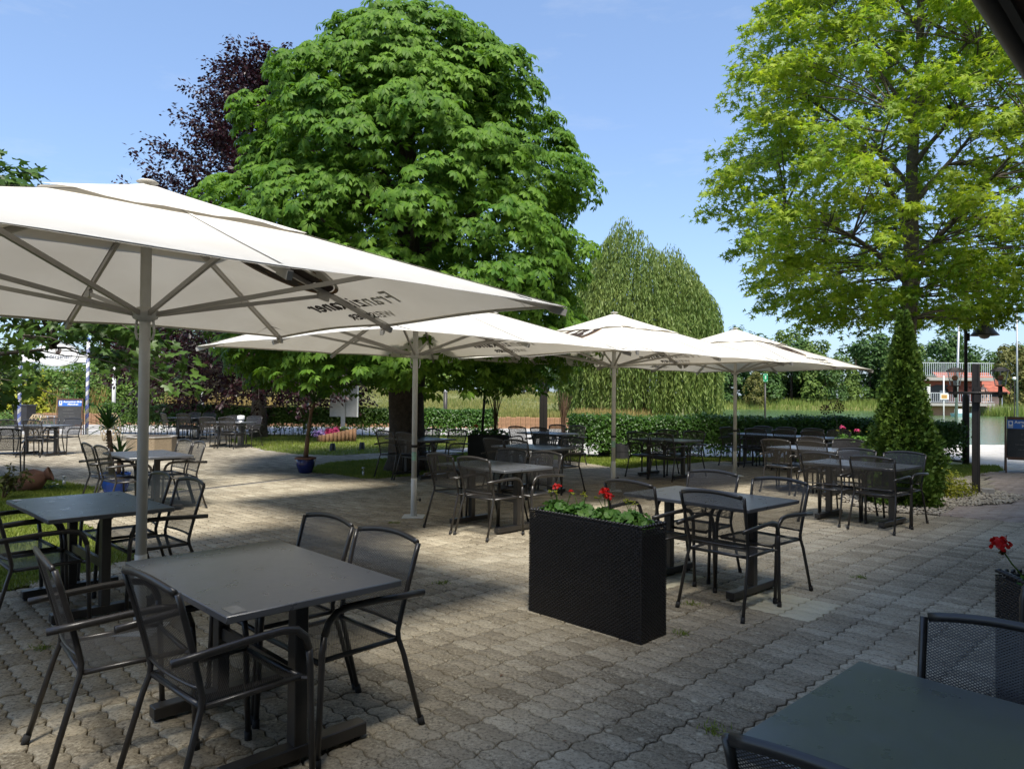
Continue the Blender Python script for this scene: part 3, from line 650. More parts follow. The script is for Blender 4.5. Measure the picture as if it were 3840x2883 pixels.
# broad-leaved tree whose boughs hang in beside the umbrella
def bough_filter(P):       # keep the boughs clear of the farewell sign and of the sky over the umbrella
    d = P-np.array([0, 0, EYE]); z = d@_F; u = W/2+FPX*(d@_Rt)/z; v = H/2-FPX*(d@_Up)/z
    sign = (u > 160+rng.normal(0, 14, len(u))) & (u < 345) & (v > 1268+rng.normal(0, 10, len(u))) & (v < 1640)
    top = (v < 560) | ((v < 680) & (u > 60+(v-520)*.75))
    low = (v > 1475) & (u > 60)
    return ~(sign | top | low)
spray_tree('broadleaf_tree', 'dark green broad-leaved tree with boughs hanging in front of the farewell sign', (-9.3, 9.6), [((0, 0, -.1), .26), ((0, 0, 2), .2), ((.1, 0, 3.5), .13), ((.1, 0, 4.8), .04)],
    [(1.55, 2.9), (2.0, 4.0), (3.0, 3.7), (3.9, 3.0), (4.7, 2.35), (5.3, 1.2)], 230, 52, 1.35, .0, LOBED, .16, M['nmaple'], M['bark2'], inner=500, rad=.26, droop=.28, nlimb=6, leaf_filter=bough_filter, filt=lambda c: bool(bough_filter(np.array([c+np.array([-9.3, 9.6, 0])]))[0]))

# ---- weeping willow
def willow():
    bx, by = 7.3, 41.
    t = thing('weeping_willow', 'wide weeping willow with hanging strands at the edge of the pond', 'tree', (bx, by, float(terrain(np.array([bx]), np.array([by]))[0])-.05))
    tr = MB(); tr.tube([(0, 0, 0), (.1, 0, 2.2), (0, 0, 4), (.1, 0, 7)], [.5, .38, .3, .15], 12)
    for k in range(12):
        a = k*.53; rr = 2.5+(k % 3)*.7
        rr = 1.2+(k % 3)*.4; tr.tube([(0, 0, 3+.2*k), (math.cos(a)*rr*.5, math.sin(a)*rr*.5, 4.6+.2*k), (math.cos(a)*rr, math.sin(a)*rr, 5.6+.15*k)], [.16, .1, .03], 6)
    mk('trunk', tr, M['bark'], t, True)
    P = []; Fw = []
    for k in range(2100):
        a = rng.uniform(0, 2*np.pi); q = rng.random()**.5; rr = 4.15*q
        # three domes of different height
        tx_, ty_ = math.cos(a)*rr, math.sin(a)*rr
        top = max(11.6-1.35*math.hypot(tx_+.75, ty_)**1.18, 10.0-1.1*math.hypot(tx_-1.5, ty_)**1.25, 8.6-.95*math.hypot(tx_-.3, ty_)**1.1, 7.3-.6*math.hypot(tx_-1, ty_))
        top += rng.uniform(-.8, .35)
        bot = max(.25, top-rng.uniform(2.2, 7.5)) if q > .55 else max(3.5, top-rng.uniform(1.5, 4))
        if rng.random() < .3 and q > .75: bot = rng.uniform(.2, 1.5)
        L = top-bot
        n = max(8, int(L*11)); u = np.linspace(0, 1, n)
        out = .55*np.clip(u*L, 0, 1.)**.6
        sw = rng.normal(0, .12); 
        x = tx_+math.cos(a)*out+sw*u*.8+rng.normal(0, .025, n); y = ty_+math.sin(a)*out+rng.normal(0, .025, n); z = top+.25*np.sin(np.clip(u*L, 0, 1)*np.pi)-u*L
        P.append(np.stack([x, y, z], -1)); Fw.append(np.stack([rng.normal(0, .25, n), rng.normal(0, .25, n), np.full(n, -1.)], -1))
    P = np.concatenate(P); Fw = np.concatenate(Fw)
    V, F = scatter(*LANCE, P, frames(rng.normal(size=P.shape)*np.array([1, 1, .4]), Fw), np.stack([rng.uniform(.20, .36, len(P)), rng.uniform(.28, .5, len(P)), np.full(len(P), .3)], -1))
    mk('crown', np_mesh('crown', V, F), M['willow'], t)
willow()

# ---- hedges
def hedge(name, label, a, b_, h, th, n, size, mat, gaps=0., bottom=.28, core=True):
    a = np.array(a, float); b_ = np.array(b_, float); L = np.linalg.norm(b_-a); ang = math.atan2(b_[1]-a[1], b_[0]-a[0])
    t = thing(name, label, 'hedge', (a[0], a[1], 0), ang)
    P = []; Nn = []
    u = rng.random(n); f = rng.random(n)
    area = np.array([h*1.0, th, h*.45, ]); area /= area.sum()
    pick = rng.choice(3, n, p=area)
    x = u*L; lump = .025*np.sin(x*2.1)+.02*np.sin(x*5.3+1)
    z = np.where(pick == 1, h+lump, bottom*.3+(h-bottom*.3)*f**.75+0*lump); y = np.where(pick == 0, -th/2+.6*lump, np.where(pick == 2, th/2, (f-.5)*th))
    P = np.stack([x, y, z], -1)+rng.normal(0, [.05, .055, .045], (n, 3))
    keep = (P[:, 2] > bottom+.12*np.sin(x*6)) | (rng.random(n) < .35)
    if gaps: keep &= (rng.random(n) > gaps*(1-z/h)*1.2)
    nr = np.where((pick == 1)[:, None], np.array([0, 0, 1.]), np.where((pick == 0)[:, None], np.array([0, -1., .35]), np.array([0, 1., .3])))
    P = P[keep]; nr = nr[keep]
    V, F = scatter(*DIAM, P, frames(nr+rng.normal(0, .45, P.shape)), size*rng.uniform(.7, 1.3, len(P)))
    mk('foliage', np_mesh('foliage', V, F), mat, t)
    st = MB()
    for k in range(int(L/.22)):
        x0 = (k+.5)*.22+rng.uniform(-.06, .06)
        for q in range(2):
            st.tube([(x0+rng.uniform(-.03, .03), rng.uniform(-.1, .1), -.05), (x0+rng.uniform(-.1, .1), rng.uniform(-.15, .15), bottom+.2), (x0+rng.uniform(-.2, .2), rng.uniform(-.25, .25), h*.8)], [.012, .010, .005], 5, cap=False)
    mk('stems', st, M['bark'], t)
    if core:
        n2 = n//3; P = np.stack([rng.random(n2)*L, rng.uniform(-.38, .38, n2)*th, bottom+.08+(h-bottom-.12)*rng.random(n2)**.8], -1)
        V, F = scatter(*DIAM, P, frames(rng.normal(size=P.shape)), size*1.7*rng.uniform(.8, 1.3, n2))
        mk('inner_foliage', np_mesh('inner_foliage', V, F), mat, t)
    return t
hedge('clipped_hedge', 'dense dark clipped hedge between the small lawn and the pond road', (1.5, 18.6), (9.4, 18.9), 1.02, .8, 30000, .066, M['hedge'], bottom=.3)
hedge('clipped_hedge', 'dark hedge stub behind the thuja ending at the tall lamp post', (8.9, 18.1), (11.25, 18.0), .98, .8, 8500, .066, M['hedge'], .25, bottom=.3)
hedge('clipped_hedge', 'clipped hedge between the chestnut trunk and the anthracite planter box', (-4.2, 26.6), (-.6, 26.9), .98, .75, 10500, .085, M['hedge'], .3, bottom=.34)
hedge('loose_hedge', 'loose leafy hedge with bare stems behind the grey sign panel', (-9.4, 26.5), (-4.6, 26.6), 1.0, .7, 9000, .09, M['hedge2'], .7, bottom=.42)
hedge('loose_hedge', 'loose leafy hedge between the striped pole and the copper beech', (-15.7, 27.6), (-9.6, 26.6), 1.06, .7, 12500, .09, M['hedge2'], .5, bottom=.36)

# ---- thuja, golden shrub
def thuja():
    t = thing('thuja', 'slim pointed green thuja standing in the pale pebble bed', 'conifer', (5.95, 10.8, 0), 0)
    n = 17000; h = 2.95*(1-rng.random(n)**.62); h = np.clip(h, .02, 2.9); a = rng.uniform(0, 2*np.pi, n)
    tab = [(0, .44), (.35, .48), (.8, .43), (1.3, .33), (1.8, .23), (2.3, .14), (2.7, .08), (2.92, .03)]
    rr = prof(h, tab)*(1+.16*np.sin(a*4+h*5)+.14*np.sin(a*9-h*11))*rng.uniform(.72, 1.06, n)
    P = np.stack([np.cos(a)*rr, np.sin(a)*rr, h], -1); o = np.stack([np.cos(a), np.sin(a), np.full(n, 1.0)], -1)
    fan = np.array([(0, 0, 0), (.35, -.22, .02), (.75, -.34, 0), (.6, -.08, .04), (1, 0, 0), (.6, .08, .04), (.75, .34, 0), (.35, .22, .02)])
    ff = np.array([(0, 1, 3), (1, 2, 3), (0, 3, 5), (3, 4, 5), (0, 5, 7), (5, 6, 7)])
    tang = np.stack([-np.sin(a), np.cos(a), 0*a], -1)
    V, F = scatter(fan, ff, P, frames(tang+rng.normal(0, .6, P.shape), o+rng.normal(0, .35, P.shape)), .072*rng.uniform(.5, 1.35, n))
    mk('foliage', np_mesh('foliage', V, F), M['thuja'], t)
    mk('trunk', MB().tube([(0, 0, -.05), (0, 0, 1.4), (0, 0, 2.7)], [.07, .05, .01], 8), M['bark'], t, True)
    inn = 2500; h = rng.uniform(.02, 2.6, inn); a = rng.uniform(0, 2*np.pi, inn); rr = prof(h, tab)*.6*rng.random(inn)
    V, F = scatter(fan, ff, np.stack([np.cos(a)*rr, np.sin(a)*rr, h], -1), frames(rng.normal(size=(inn, 3))), .12*np.ones(inn))
    mk('inner_foliage', np_mesh('inner_foliage', V, F), M['thuja'], t)
thuja()
def blob_plant(name, label, cat, loc, rx, ry, rz, n, size, mat, leaf=DIAM, group=None, lift=0., stem=True, rzrot=0):
    t = thing(name, label, cat, loc, rzrot, group)
    d = norm(rng.normal(size=(n, 3))); d[:, 2] = np.abs(d[:, 2]); r_ = rng.uniform(.55, 1.05, (n, 1))*(1+.18*np.sin(d[:, :1]*7)+.15*np.sin(d[:, 1:2]*9+1))
    P = d*r_*np.array([rx, ry, rz])+np.array([0, 0, lift])
    V, F = scatter(*leaf, P, frames(d+np.array([0, 0, .4])+rng.normal(0, .45, (n, 3))), size*rng.uniform(.7, 1.3, n))
    mk('foliage', np_mesh('foliage', V, F), mat, t)
    if stem:
        s = MB()
        for k in range(7):
            a = k*.9; s.tube([(0, 0, -.05), (math.cos(a)*rx*.3, math.sin(a)*ry*.3, lift+rz*.4), (math.cos(a)*rx*.7, math.sin(a)*ry*.7, lift+rz*.75)], [.02*max(.4, rz), .012*max(.4, rz), .004], 5, cap=False)
        mk('stem', s, M['bark2'], t)
    return t
blob_plant('golden_shrub', 'low yellow-green golden shrub between the thuja and the brown lamp post', 'shrub', (6.95, 11.9, 0), .72, .55, .42, 5200, .045, M['gold'])

# ---- shrubs on the far bank behind the striped poles
for i, (px, py, y, rx, rz, mm, lab) in enumerate((
    (215, 1500, 37.5, 2.2, 3.0, 'shrub', 'bright green leafy bush on the bank under the oval sign'),
    (330, 1500, 39.5, 2.0, 2.4, 'shrub', 'leafy bush on the bank behind the striped pole'),
    (110, 1515, 35.8, 1.6, 1.7, 'gold', 'yellowish loose bush beside the grey waste bin'),
    (30, 1525, 33.6, 2.0, .75, 'hedge2', 'low green ground-cover bush before the waste bin'),
    (265, 1515, 36.2, 1.1, 1.3, 'hedge', 'dark green small bush on the bank above the chalkboard'),
    (440, 1500, 40.5, 2.2, 1.7, 'shrub', 'round bush on the bank behind the white steel post'),
    (20, 1490, 41., 2.6, 3.4, 'far2', 'tall bush at the top of the grassy bank'),
    (590, 1500, 42., 2.2, 1.4, 'shrub', 'low bush on the meadow behind the copper beech'))):
    q = D(px, py, y); z = float(terrain(np.array([q[0]]), np.array([q[1]]))[0])
    if mm == 'hedge2': z = 0
    blob_plant('bank_shrub', lab, 'shrub', (q[0], q[1], z-.1), rx, rx*.8, rz, 3600, .17 if rz > 1 else .11, M[mm], DIAM)

# ---- trees on the far side of the meadow and the pond
def far_tree_mesh(seed, hh, rr, n, mat):
    r2 = np.random.default_rng(seed); P = []; Nn = []
    for k in range(40):
        h = hh*(.04+.94*r2.random()); a = r2.uniform(0, 6.283); rad = rr*math.sin(min(1, .28+.95*(1-h/hh))*1.45)*r2.uniform(.55, .95)
        c = np.array([math.cos(a)*rad, math.sin(a)*rad, h]); d = norm(r2.normal(size=(n//40, 3))+np.array([math.cos(a)*.6, math.sin(a)*.6, .5]))
        s = rr*.34*r2.uniform(.7, 1.25); P.append(c+d*s*r2.uniform(.7, 1.1, (len(d), 1))); Nn.append(d+np.array([0, 0, .5]))
    P = np.concatenate(P); Nn = np.concatenate(Nn)+r2.normal(0, .35, (len(P), 3))
    V, F = scatter(*DIAM, P, frames(Nn), hh*.055*r2.uniform(.7, 1.3, len(P)))
    me = np_mesh('crown', V, F); me.materials.append(mat); return me
FT = [far_tree_mesh(k, 10, r_, 3000, M[mm]) for k, (r_, mm) in enumerate(((4.2, 'far1'), (3.6, 'far1'), (4.6, 'far2'), (3.2, 'far1'), (3.8, 'far2'), (3.6, 'far3')))]
ftr = MB().tube([(0, 0, -.3), (0, 0, 3), (0, 0, 7)], [.28, .2, .08], 8).mesh('trunk', True); ftr.materials.append(M['bark'])
def far_tree(px, py, y, h, v, label, group=None, wid=1.):
    q = D(px, py, y); z = max(float(terrain(np.array([q[0]]), np.array([y]))[0]), -.3)
    t = thing('far_tree', label, 'tree', (q[0], y, z), random.uniform(0, 6.28), group); s = h/10; t.scale = (s*wid, s*wid, s)
    mk('crown', FT[v], None, t); mk('trunk', ftr, None, t)
gA = 'woodland edge beyond the pond'
for k in range(22):
    px = 2630+k*58+random.uniform(-15, 15); top = 1330+40*math.sin(k*1.7)+random.uniform(-18, 18)-(60 if k in (2, 3, 11, 12) else 0)
    y = 132+random.uniform(-6, 10); h = D(px, top, y)[2]-.8
    far_tree(px, 1490, y, h, (0, 1, 3, 0, 4)[k % 5], 'dark green tree in the unbroken wood across the pond', gA, 1.05)
for px, top, y, v, lab, wd in ((2975, 1255, 138, 2, 'round light green tree topping the wood beyond the pond', .8), (3050, 1290, 128, 4, 'yellowish green tree at the wood edge beyond the pond', .9), (2830, 1395, 122, 5, 'pale flowering tree low at the wood edge by the rescue sign', .9),
                           (3540, 1245, 112, 1, 'tall dark tree rising behind the red-tiled lake house', .85), (3610, 1290, 108, 0, 'broad dark tree above the flat balcony roof', .8), (3790, 1285, 104, 5, 'olive brown tree beside the tiled roof', .75), (3860, 1300, 104, 5, 'olive brown tree behind the slim steel flagpole', .8), (3470, 1330, 118, 1, 'dark tree behind the thuja tip across the water', .9)):
    far_tree(px, 1500, y, D(px, top, y)[2]-.4, v, lab, None, wd)
gB = 'tree belt behind the meadow'
for k in range(26):
    px = 380+k*72+random.uniform(-20, 20); y = 104+random.uniform(-4, 8); h = 7.5+random.uniform(-1.2, 2.5)
    far_tree(px, 1470, y, h, (0, 3, 1, 4, 0)[k % 5], 'green tree in the belt at the top of the meadow', gB, 1.15)
for px, y, h in ((1925, 88, 3.6), (1965, 86, 3.8), (1890, 92, 3.0)):
    far_tree(px, 1475, y, h, 2 if px != 1965 else 5, 'small grey-green olive-like tree standing on the meadow', 'small trees on the meadow', 1.)
# ------------------------------------------------------------------ umbrellas
def text_data(body, size, bold=.0):
    cu = bpy.data.curves.new('lettering', 'FONT'); cu.body = body; cu.size = size; cu.align_x = 'CENTER'; cu.offset = bold; cu.resolution_u = 2; cu.space_character = 1.06
    ob = bpy.data.objects.new('lettering', cu); me = bpy.data.meshes.new_from_object(ob)
    V = np.array([v.co[:] for v in me.vertices]); F = [tuple(p.vertices) for p in me.polygons]
    bpy.data.objects.remove(ob); bpy.data.curves.remove(cu); bpy.data.meshes.remove(me); return V, F
HALF, APEX, RIM, CORN = 2.0, 2.96, 2.17, 2.0*math.sqrt(2)
def face_pt(k, s, d, off=0.):        # face k (0..3): s along its edge, d metres down the slope from the apex (0..HALF horizontally)
    a = R(45+90*k); ex, ey = math.cos(a), math.sin(a); tx_, ty_ = -ey, ex
    z = APEX-(APEX-RIM)*(d/HALF)**.93
    sl = (APEX-RIM)/HALF; nn = math.sqrt(1+sl*sl)
    return (ex*d+tx_*s+ex*off*sl/nn, ey*d+ty_*s+ey*off*sl/nn, z+off/nn)
def canopy_mesh(half, lift=0., scallop=.05, n=14, wave=0.):
    V = []; F = []
    for k in range(4):
        o = len(V)
        for i in range(n+1):
            d = half*i/n
            for j in range(n+1):
                u = -1+2*j/n
                dd = d*(1-scallop*(1-abs(u))*abs(u)*2*(i/n)**3)
                x, y, z = face_pt(k, u*dd, dd)
                V.append((x, y, z+lift+wave*(i/n)**2*math.sin(u*9+k)+(.012*math.sin(u*5+k*2)*(i/n)*(1-abs(u)))))
        for i in range(n):
            for j in range(n):
                p = o+i*(n+1)+j; F.append((p, p+n+1, p+n+2, p+1) if i else (p, p+n+1, p+n+2, p+1))
    me = bpy.data.meshes.new('canopy'); me.from_pydata(V, [], F); me.update()
    import bmesh as _b
    bm = _b.new(); bm.from_mesh(me); _b.ops.remove_doubles(bm, verts=bm.verts, dist=.0008); _b.ops.recalc_face_normals(bm, faces=bm.faces); bm.to_mesh(me); bm.free()
    me.shade_smooth(); return me
def ring(r0, r1, sx, sy, n=48, a0=0, a1=2*math.pi):
    V = []; F = []
    for i in range(n+1):
        q = a0+(a1-a0)*i/n
        V += [(math.cos(q)*r0*sx, math.sin(q)*r0*sy), (math.cos(q)*r1*sx, math.sin(q)*r1*sy)]
    for i in range(n): F.append((2*i, 2*i+1, 2*i+3, 2*i+2))
    return np.array(V), F
def emblem(parent, place, scale=1.):
    """oval beer emblem: brown ring with gold line, ears of barley and a dark half figure of a man with a tankard"""
    def put(name, V, F, mat, ex=0.):
        m_ = MB(); m_.add([place(p[0]*scale, p[1]*scale, ex) for p in V], F); return mk(name, m_, mat, parent)
    V, F = ring(.94, 1., .27, .34); put('emblem_ring', V, F, M['ink_gold'])
    V, F = ring(.64, .92, .27, .34); put('emblem_band', V, F, M['ink'])
    fig = [(-.14, -.17), (-.05, -.21), (.08, -.21), (.14, -.15), (.12, -.03), (.07, .03), (.085, .10), (.05, .16), (-.02, .175), (-.075, .13), (-.07, .05), (-.12, .0)]
    put('emblem_figure', np.array(fig), [tuple(range(len(fig)))], M['ink'])
    for sgn in (-1, 1):
        for k in range(5):
            q = R(-55+22*k); cx, cy = sgn*math.cos(q)*.72*.27, math.sin(q)*.72*.34
            tx_, ty_ = -sgn*math.sin(q), math.cos(q)
            VV = [(cx-tx_*.022, cy-ty_*.022), (cx+ty_*.009, cy-tx_*.009), (cx+tx_*.022, cy+ty_*.022), (cx-ty_*.009, cy+tx_*.009)]
            put('emblem_grain', np.array(VV), [(0, 1, 2, 3)], M['ink_gold'], .0012)
T_A = text_data('Franziskaner', .235, .002); T_B = text_data('WEISSBIER', .132, .001)
def make_umbrella():
    t = thing('umbrella', 'x', 'umbrella')
    mk('pole', MB().lathe([(.0345, .5), (.0345, 2.9)], 20), M['white_pole'], t, True)
    mk('sleeve', MB().lathe([(.039, 0), (.039, .498), (.035, .5)], 20), M['white_pole'], t, True)
    mk('base_plate', MB().box((-.14, -.14, 0), (.14, .14, .012), bev=.004), M['white_pole'], t)
    mk('knob', MB().lathe([(.006, 0), (.006, .03), (.02, .032), (.022, .05), (.012, .056)], 10, (.037, 0, .22), Matrix.Rotation(R(90), 3, 'Y')), M['rubber'], t, True)
    mk('clamp_ring', MB().lathe([(.035, .895), (.046, .90), (.046, .925), (.035, .93)], 16), M['rubber'], t, True)
    mk('sticker', MB().add([(math.cos(R(a))*.0352, math.sin(R(a))*.0352, z) for z in (.73, .84) for a in range(-150, -29, 15)], [(k, k+1, k+10, k+9) for k in range(8)]), M['palegreen'], t)
    mk('hub', MB().lathe([(.04, 2.05), (.075, 2.07), (.085, 2.10), (.085, 2.125), (.05, 2.145)], 16), M['white_pole'], t, True)
    for s in (-1, 1):
        mk('handle', MB().tube([(s*.055, 0, 2.07), (s*.062, 0, 1.98), (s*.05, 0, 1.93), (s*.038, 0, 1.935)], .008, 6), M['white_pole'], t, True)
    mk('canopy', canopy_mesh(HALF), M['cloth'], t)
    cap_ = mk('vent_cap', canopy_mesh(.76, .022, .02, 10, .010), M['cloth'], t)
    mk('cap_knob', MB().lathe([(.07, 2.985), (.05, 2.997), (.0, 3.002)], 14), M['cloth'], t, True)
    for k in range(8):
        a = R(45*k); Rr = CORN if k % 2 == 0 else HALF
        c, s = math.cos(a), math.sin(a)
        e = Vector((c*(Rr-.02), s*(Rr-.02), RIM-.028)); i0 = Vector((c*.06, s*.06, APEX-.075))
        rb = mk('rib', MB().bar(i0, e, .022, .034), M['alu'], t)
        mk('end_cap', MB().bar(e-(e-i0).normalized()*.10+Vector((0, 0, -.004)), e+(e-i0).normalized()*.012+Vector((0, 0, -.004)), .03, .045), M['alu'], rb)
        j = i0.lerp(e, .60 if k % 2 == 0 else .66)
        mk('strut', MB().bar((c*.07, s*.07, 2.10), j+Vector((0, 0, -.03)), .020, .030), M['alu'], t)
        br = mk('bracket', MB().bar(j+Vector((-c*.05, -s*.05, -.028)), j+Vector((c*.05, s*.05, -.05)), .03, .05), M['alu'], t)
    for k in range(8):               # stitched seams over the ribs and a hem along each edge
        m_ = MB(); V = []
        for i in range(9):
            d = .02+(HALF-.03)*i/8
            for s in (-.014, .014):
                f, sgn = (k//2 % 4, 0) if k % 2 else (0, 0)
                if k % 2: V.append(face_pt((k-1)//2, s, d, .0035))
                else:
                    q = face_pt(k//2, -d*.9999, d, .0035) if s > 0 else face_pt((k//2-1) % 4, d*.9999, d, .0035); ca = R(45*k)
                    V.append((q[0]-math.sin(ca)*s, q[1]+math.cos(ca)*s, q[2]+.001))
        m_.add(V, [(2*i, 2*i+1, 2*i+3, 2*i+2) for i in range(8)]); mk('seam', m_, M['seam'], t)
    for k in range(4):
        m_ = MB(); V = []
        for i in range(29):
            u = -1+2*i/28
            for dd0 in (HALF-.045, HALF-.004):
                dd = dd0*(1-.05*(1-abs(u))*abs(u)*2); V.append(face_pt(k, u*dd, dd, .0035))
        m_.add(V, [(2*i, 2*i+1, 2*i+3, 2*i+2) for i in range(28)]); mk('hem', m_, M['seam'], t)
    for k in range(0, 8, 2):        # corner stay wires
        a = R(45*k); c, s = math.cos(a), math.sin(a); j = Vector((c*2.45, s*2.45, RIM+.09))
        for sg in (-1, 1):
            q = Vector((c*2.6-sg*-s*.22*-1, s*2.6-sg*c*.22*-1, RIM+.03)); q = Vector((c*2.58+sg*(-s)*.24, s*2.58+sg*c*.24, RIM+.02))
            mk('stay', MB().tube([j, q], .003, 5), M['steel'], t)
    for k in (0, 2):
        for off, nm in ((.0035, 'top'), (-.0035, 'under')):
            for (V, F), d0 in ((T_A, 1.64), (T_B, 1.83)):
                m_ = MB(); m_.add([face_pt(k, v[0], d0-v[1]*1.0+.0, off) for v in V], F); mk('lettering', m_, M['ink'], t)
            emblem(t, lambda a_, b_, ex: face_pt(k, a_, .93-b_, off+math.copysign(ex, off)), 1.42)
    return t
M['seam'] = pm('stitched_seam', (.60, .58, .53), .9, var=.1, scale=20)
um = make_umbrella()
for i, (x, y, rz, lab) in enumerate(((-2.46, 4.75, 0, 'large white square umbrella over the table with the worn grey top'), (-1.26, 9.24, 0, 'white square umbrella with its pole beside the chestnut lawn'),
                        (1.71, 11.93, 0, 'white square umbrella with emblem, standing in the middle of the row'), (4.53, 14.42, 90, 'white square umbrella at the pond end of the row'))):
    o = um if i == 0 else dup(um)
    o.location = (x, y, 0); o.rotation_euler = (0, 0, R(rz+(0, 1.5, -2, 1)[i])); tag(o, lab, 'umbrella', 'white umbrellas with printed emblem')

for ch in list(um.children):
    if ch.name.startswith(('sticker', 'clamp_ring')): bpy.data.objects.remove(ch)
# ------------------------------------------------------------------ tables and chairs
def make_table():
    t = thing('bistro_table', 'x', 'table')
    ssmooth(mk('table_top', MB().box((-.6, -.4, .712), (.6, .4, .742), bev=.004), M['table'], t))
    for s in (-1, 1):
        mk('leg', MB().box((s*.40-.035, -.03, .075), (s*.40+.035, .03, .705), bev=.003), M['steel'], t)
        f = mk('foot', MB().box((s*.40-.037, -.33, .018), (s*.40+.037, .33, .075), bev=.004), M['steel'], t)
        for q in (-1, 1): mk('leveller', MB().lathe([(.018, 0), (.018, .008), (.006, .01), (.006, .02)], 8, (s*.40, q*.30, 0)), M['rubber'], f)
        mk('top_support', MB().box((s*.40-.02, -.30, .690), (s*.40+.02, .30, .711)), M['steel'], t)
    mk('stretcher', MB().box((-.365, -.014, .33), (.365, .014, .39)), M['steel'], t)
    mk('hook', MB().tube([(-.1, .2, .711), (-.1, .2, .66), (-.09, .2, .63), (-.07, .2, .635), (-.065, .2, .66)], .007, 6), M['steel'], t, True)
    return t
def panel(pts_grid, uvs):
    ny_, nx_ = len(pts_grid), len(pts_grid[0]); V = [p for r_ in pts_grid for p in r_]
    F = [(i*nx_+j, i*nx_+j+1, (i+1)*nx_+j+1, (i+1)*nx_+j) for i in range(ny_-1) for j in range(nx_-1)]
    me = bpy.data.meshes.new('mesh_panel'); me.from_pydata(V, [], F); u = me.uv_layers.new(name='UVMap'); fl = [q for r_ in uvs for q in r_]
    for lp in me.loops: u.data[lp.index].uv = fl[lp.vertex_index]
    me.update(); me.shade_smooth(); return me
def back_y(z): return -.205-.105*((z-.45)/.42)**1.15 if z > .45 else -.205
def back_half(z): return .222+.022*(z-.45)/.42
def top_z(u): return .868+.026*(1-u*u)
def make_chair():
    t = thing('armchair', 'x', 'chair')
    # seat sheet
    n = 8; g = []; uvs = []
    for i in range(n+1):
        y = -.20+.41*i/n; rw = []; ru = []
        for j in range(n+1):
            x = -.225+.45*j/n; z = .437-.012*(1-(x/.225)**2)*math.sin(math.pi*min(1, (i+.3)/n)) - (.018*((i/n-.85)/.15) if i/n > .85 else 0)
            rw.append((x, y, z)); ru.append((x, y))
        g.append(rw); uvs.append(ru)
    mk('seat', panel(g, uvs), M['mesh'], t)
    g = []; uvs = []
    for i in range(11):
        f = i/10; rw = []; ru = []
        for j in range(9):
            u = -1+2*j/8; z = .50+(top_z(u)-.012-.50)*f; x = u*back_half(z); y = back_y(z)-.018*(1-u*u)
            rw.append((x, y, z)); ru.append((x, z))
        g.append(rw); uvs.append(ru)
    mk('backrest', panel(g, uvs), M['mesh'], t)
    tp = [(u*back_half(.868), back_y(.87)-.018*(1-u*u)-.004, top_z(u)) for u in np.linspace(-1, 1, 13)]
    mk('top_rail', MB().tube(tp, .0155, 8, .62), M['steel'], t, True)
    mk('lower_rail', MB().tube([(u*.225, back_y(.50)-.018*(1-u*u), .50) for u in np.linspace(-1, 1, 7)], .008, 6), M['steel'], t, True)
    sf = MB(); sf.tube([(-.232, -.20, .432), (-.232, .20, .432)], .012, 8); sf.tube([(.232, -.20, .432), (.232, .20, .432)], .012, 8)
    sf.tube([(-.232, .205, .424), (.232, .205, .424)], .012, 8); sf.tube([(-.232, -.205, .432), (.232, -.205, .432)], .012, 8)
    mk('seat_frame', sf, M['steel'], t, True)
    for s in (-1, 1):
        zz = np.linspace(.47, .868, 7)
        l = mk('back_leg', MB().tube([(s*.262, -.335, .0), (s*.245, -.235, .36), (s*.236, -.212, .43)]+[(s*(back_half(z)+.012), back_y(z), z) for z in zz], .0125, 8), M['steel'], t, True)
        mk('foot_cap', MB().tube([(s*.2625, -.338, -.001), (s*.2605, -.327, .04)], .0165, 8), M['rubber'], l, True)
        arm = [(s*.268, .235, 0), (s*.268, .222, .30), (s*.268, .216, .48), (s*.270, .208, .55), (s*.272, .188, .605), (s*.274, .15, .640), (s*.276, .09, .652), (s*.276, -.05, .650), (s*.272, -.20, .640), (s*.266, -.335, .632)]
        l = mk('front_leg', MB().tube(arm[:4], [.0135, .014, .0145, .0145], 8), M['steel'], t, True)
        mk('foot_cap', MB().tube([(s*.268, .2352, -.001), (s*.268, .2335, .04)], .0175, 8), M['rubber'], l, True)
        mk('armrest', MB().tube(arm[3:], .0145, 8, 1.15), M['steel'], t, True)
        mk('bracket', MB().tube([(s*.232, .19, .43), (s*.268, .218, .43)], .009, 6), M['steel'], t)
    return t
tab0 = make_table(); ch0 = make_chair(); _ut = [0]; _uc = [0]
def table(x, y, th, label, tint=None):
    o = tab0 if _ut[0] == 0 else dup(tab0); _ut[0] = 1
    o.location = (x, y, 0); o.rotation_euler = (0, 0, R(th)); return tag(o, label, 'table', 'dark bistro tables on the terrace')
def chair(x, y, face, label, group='mesh armchairs round the bistro tables'):   # x, y: middle of the back rail; face: heading in degrees
    o = ch0 if _uc[0] == 0 else dup(ch0); _uc[0] = 1
    fx, fy = math.cos(R(face)), math.sin(R(face))
    o.location = (x+fx*.31, y+fy*.31, 0); o.rotation_euler = (0, 0, R(face-90)); return tag(o, label, 'armchair', group)
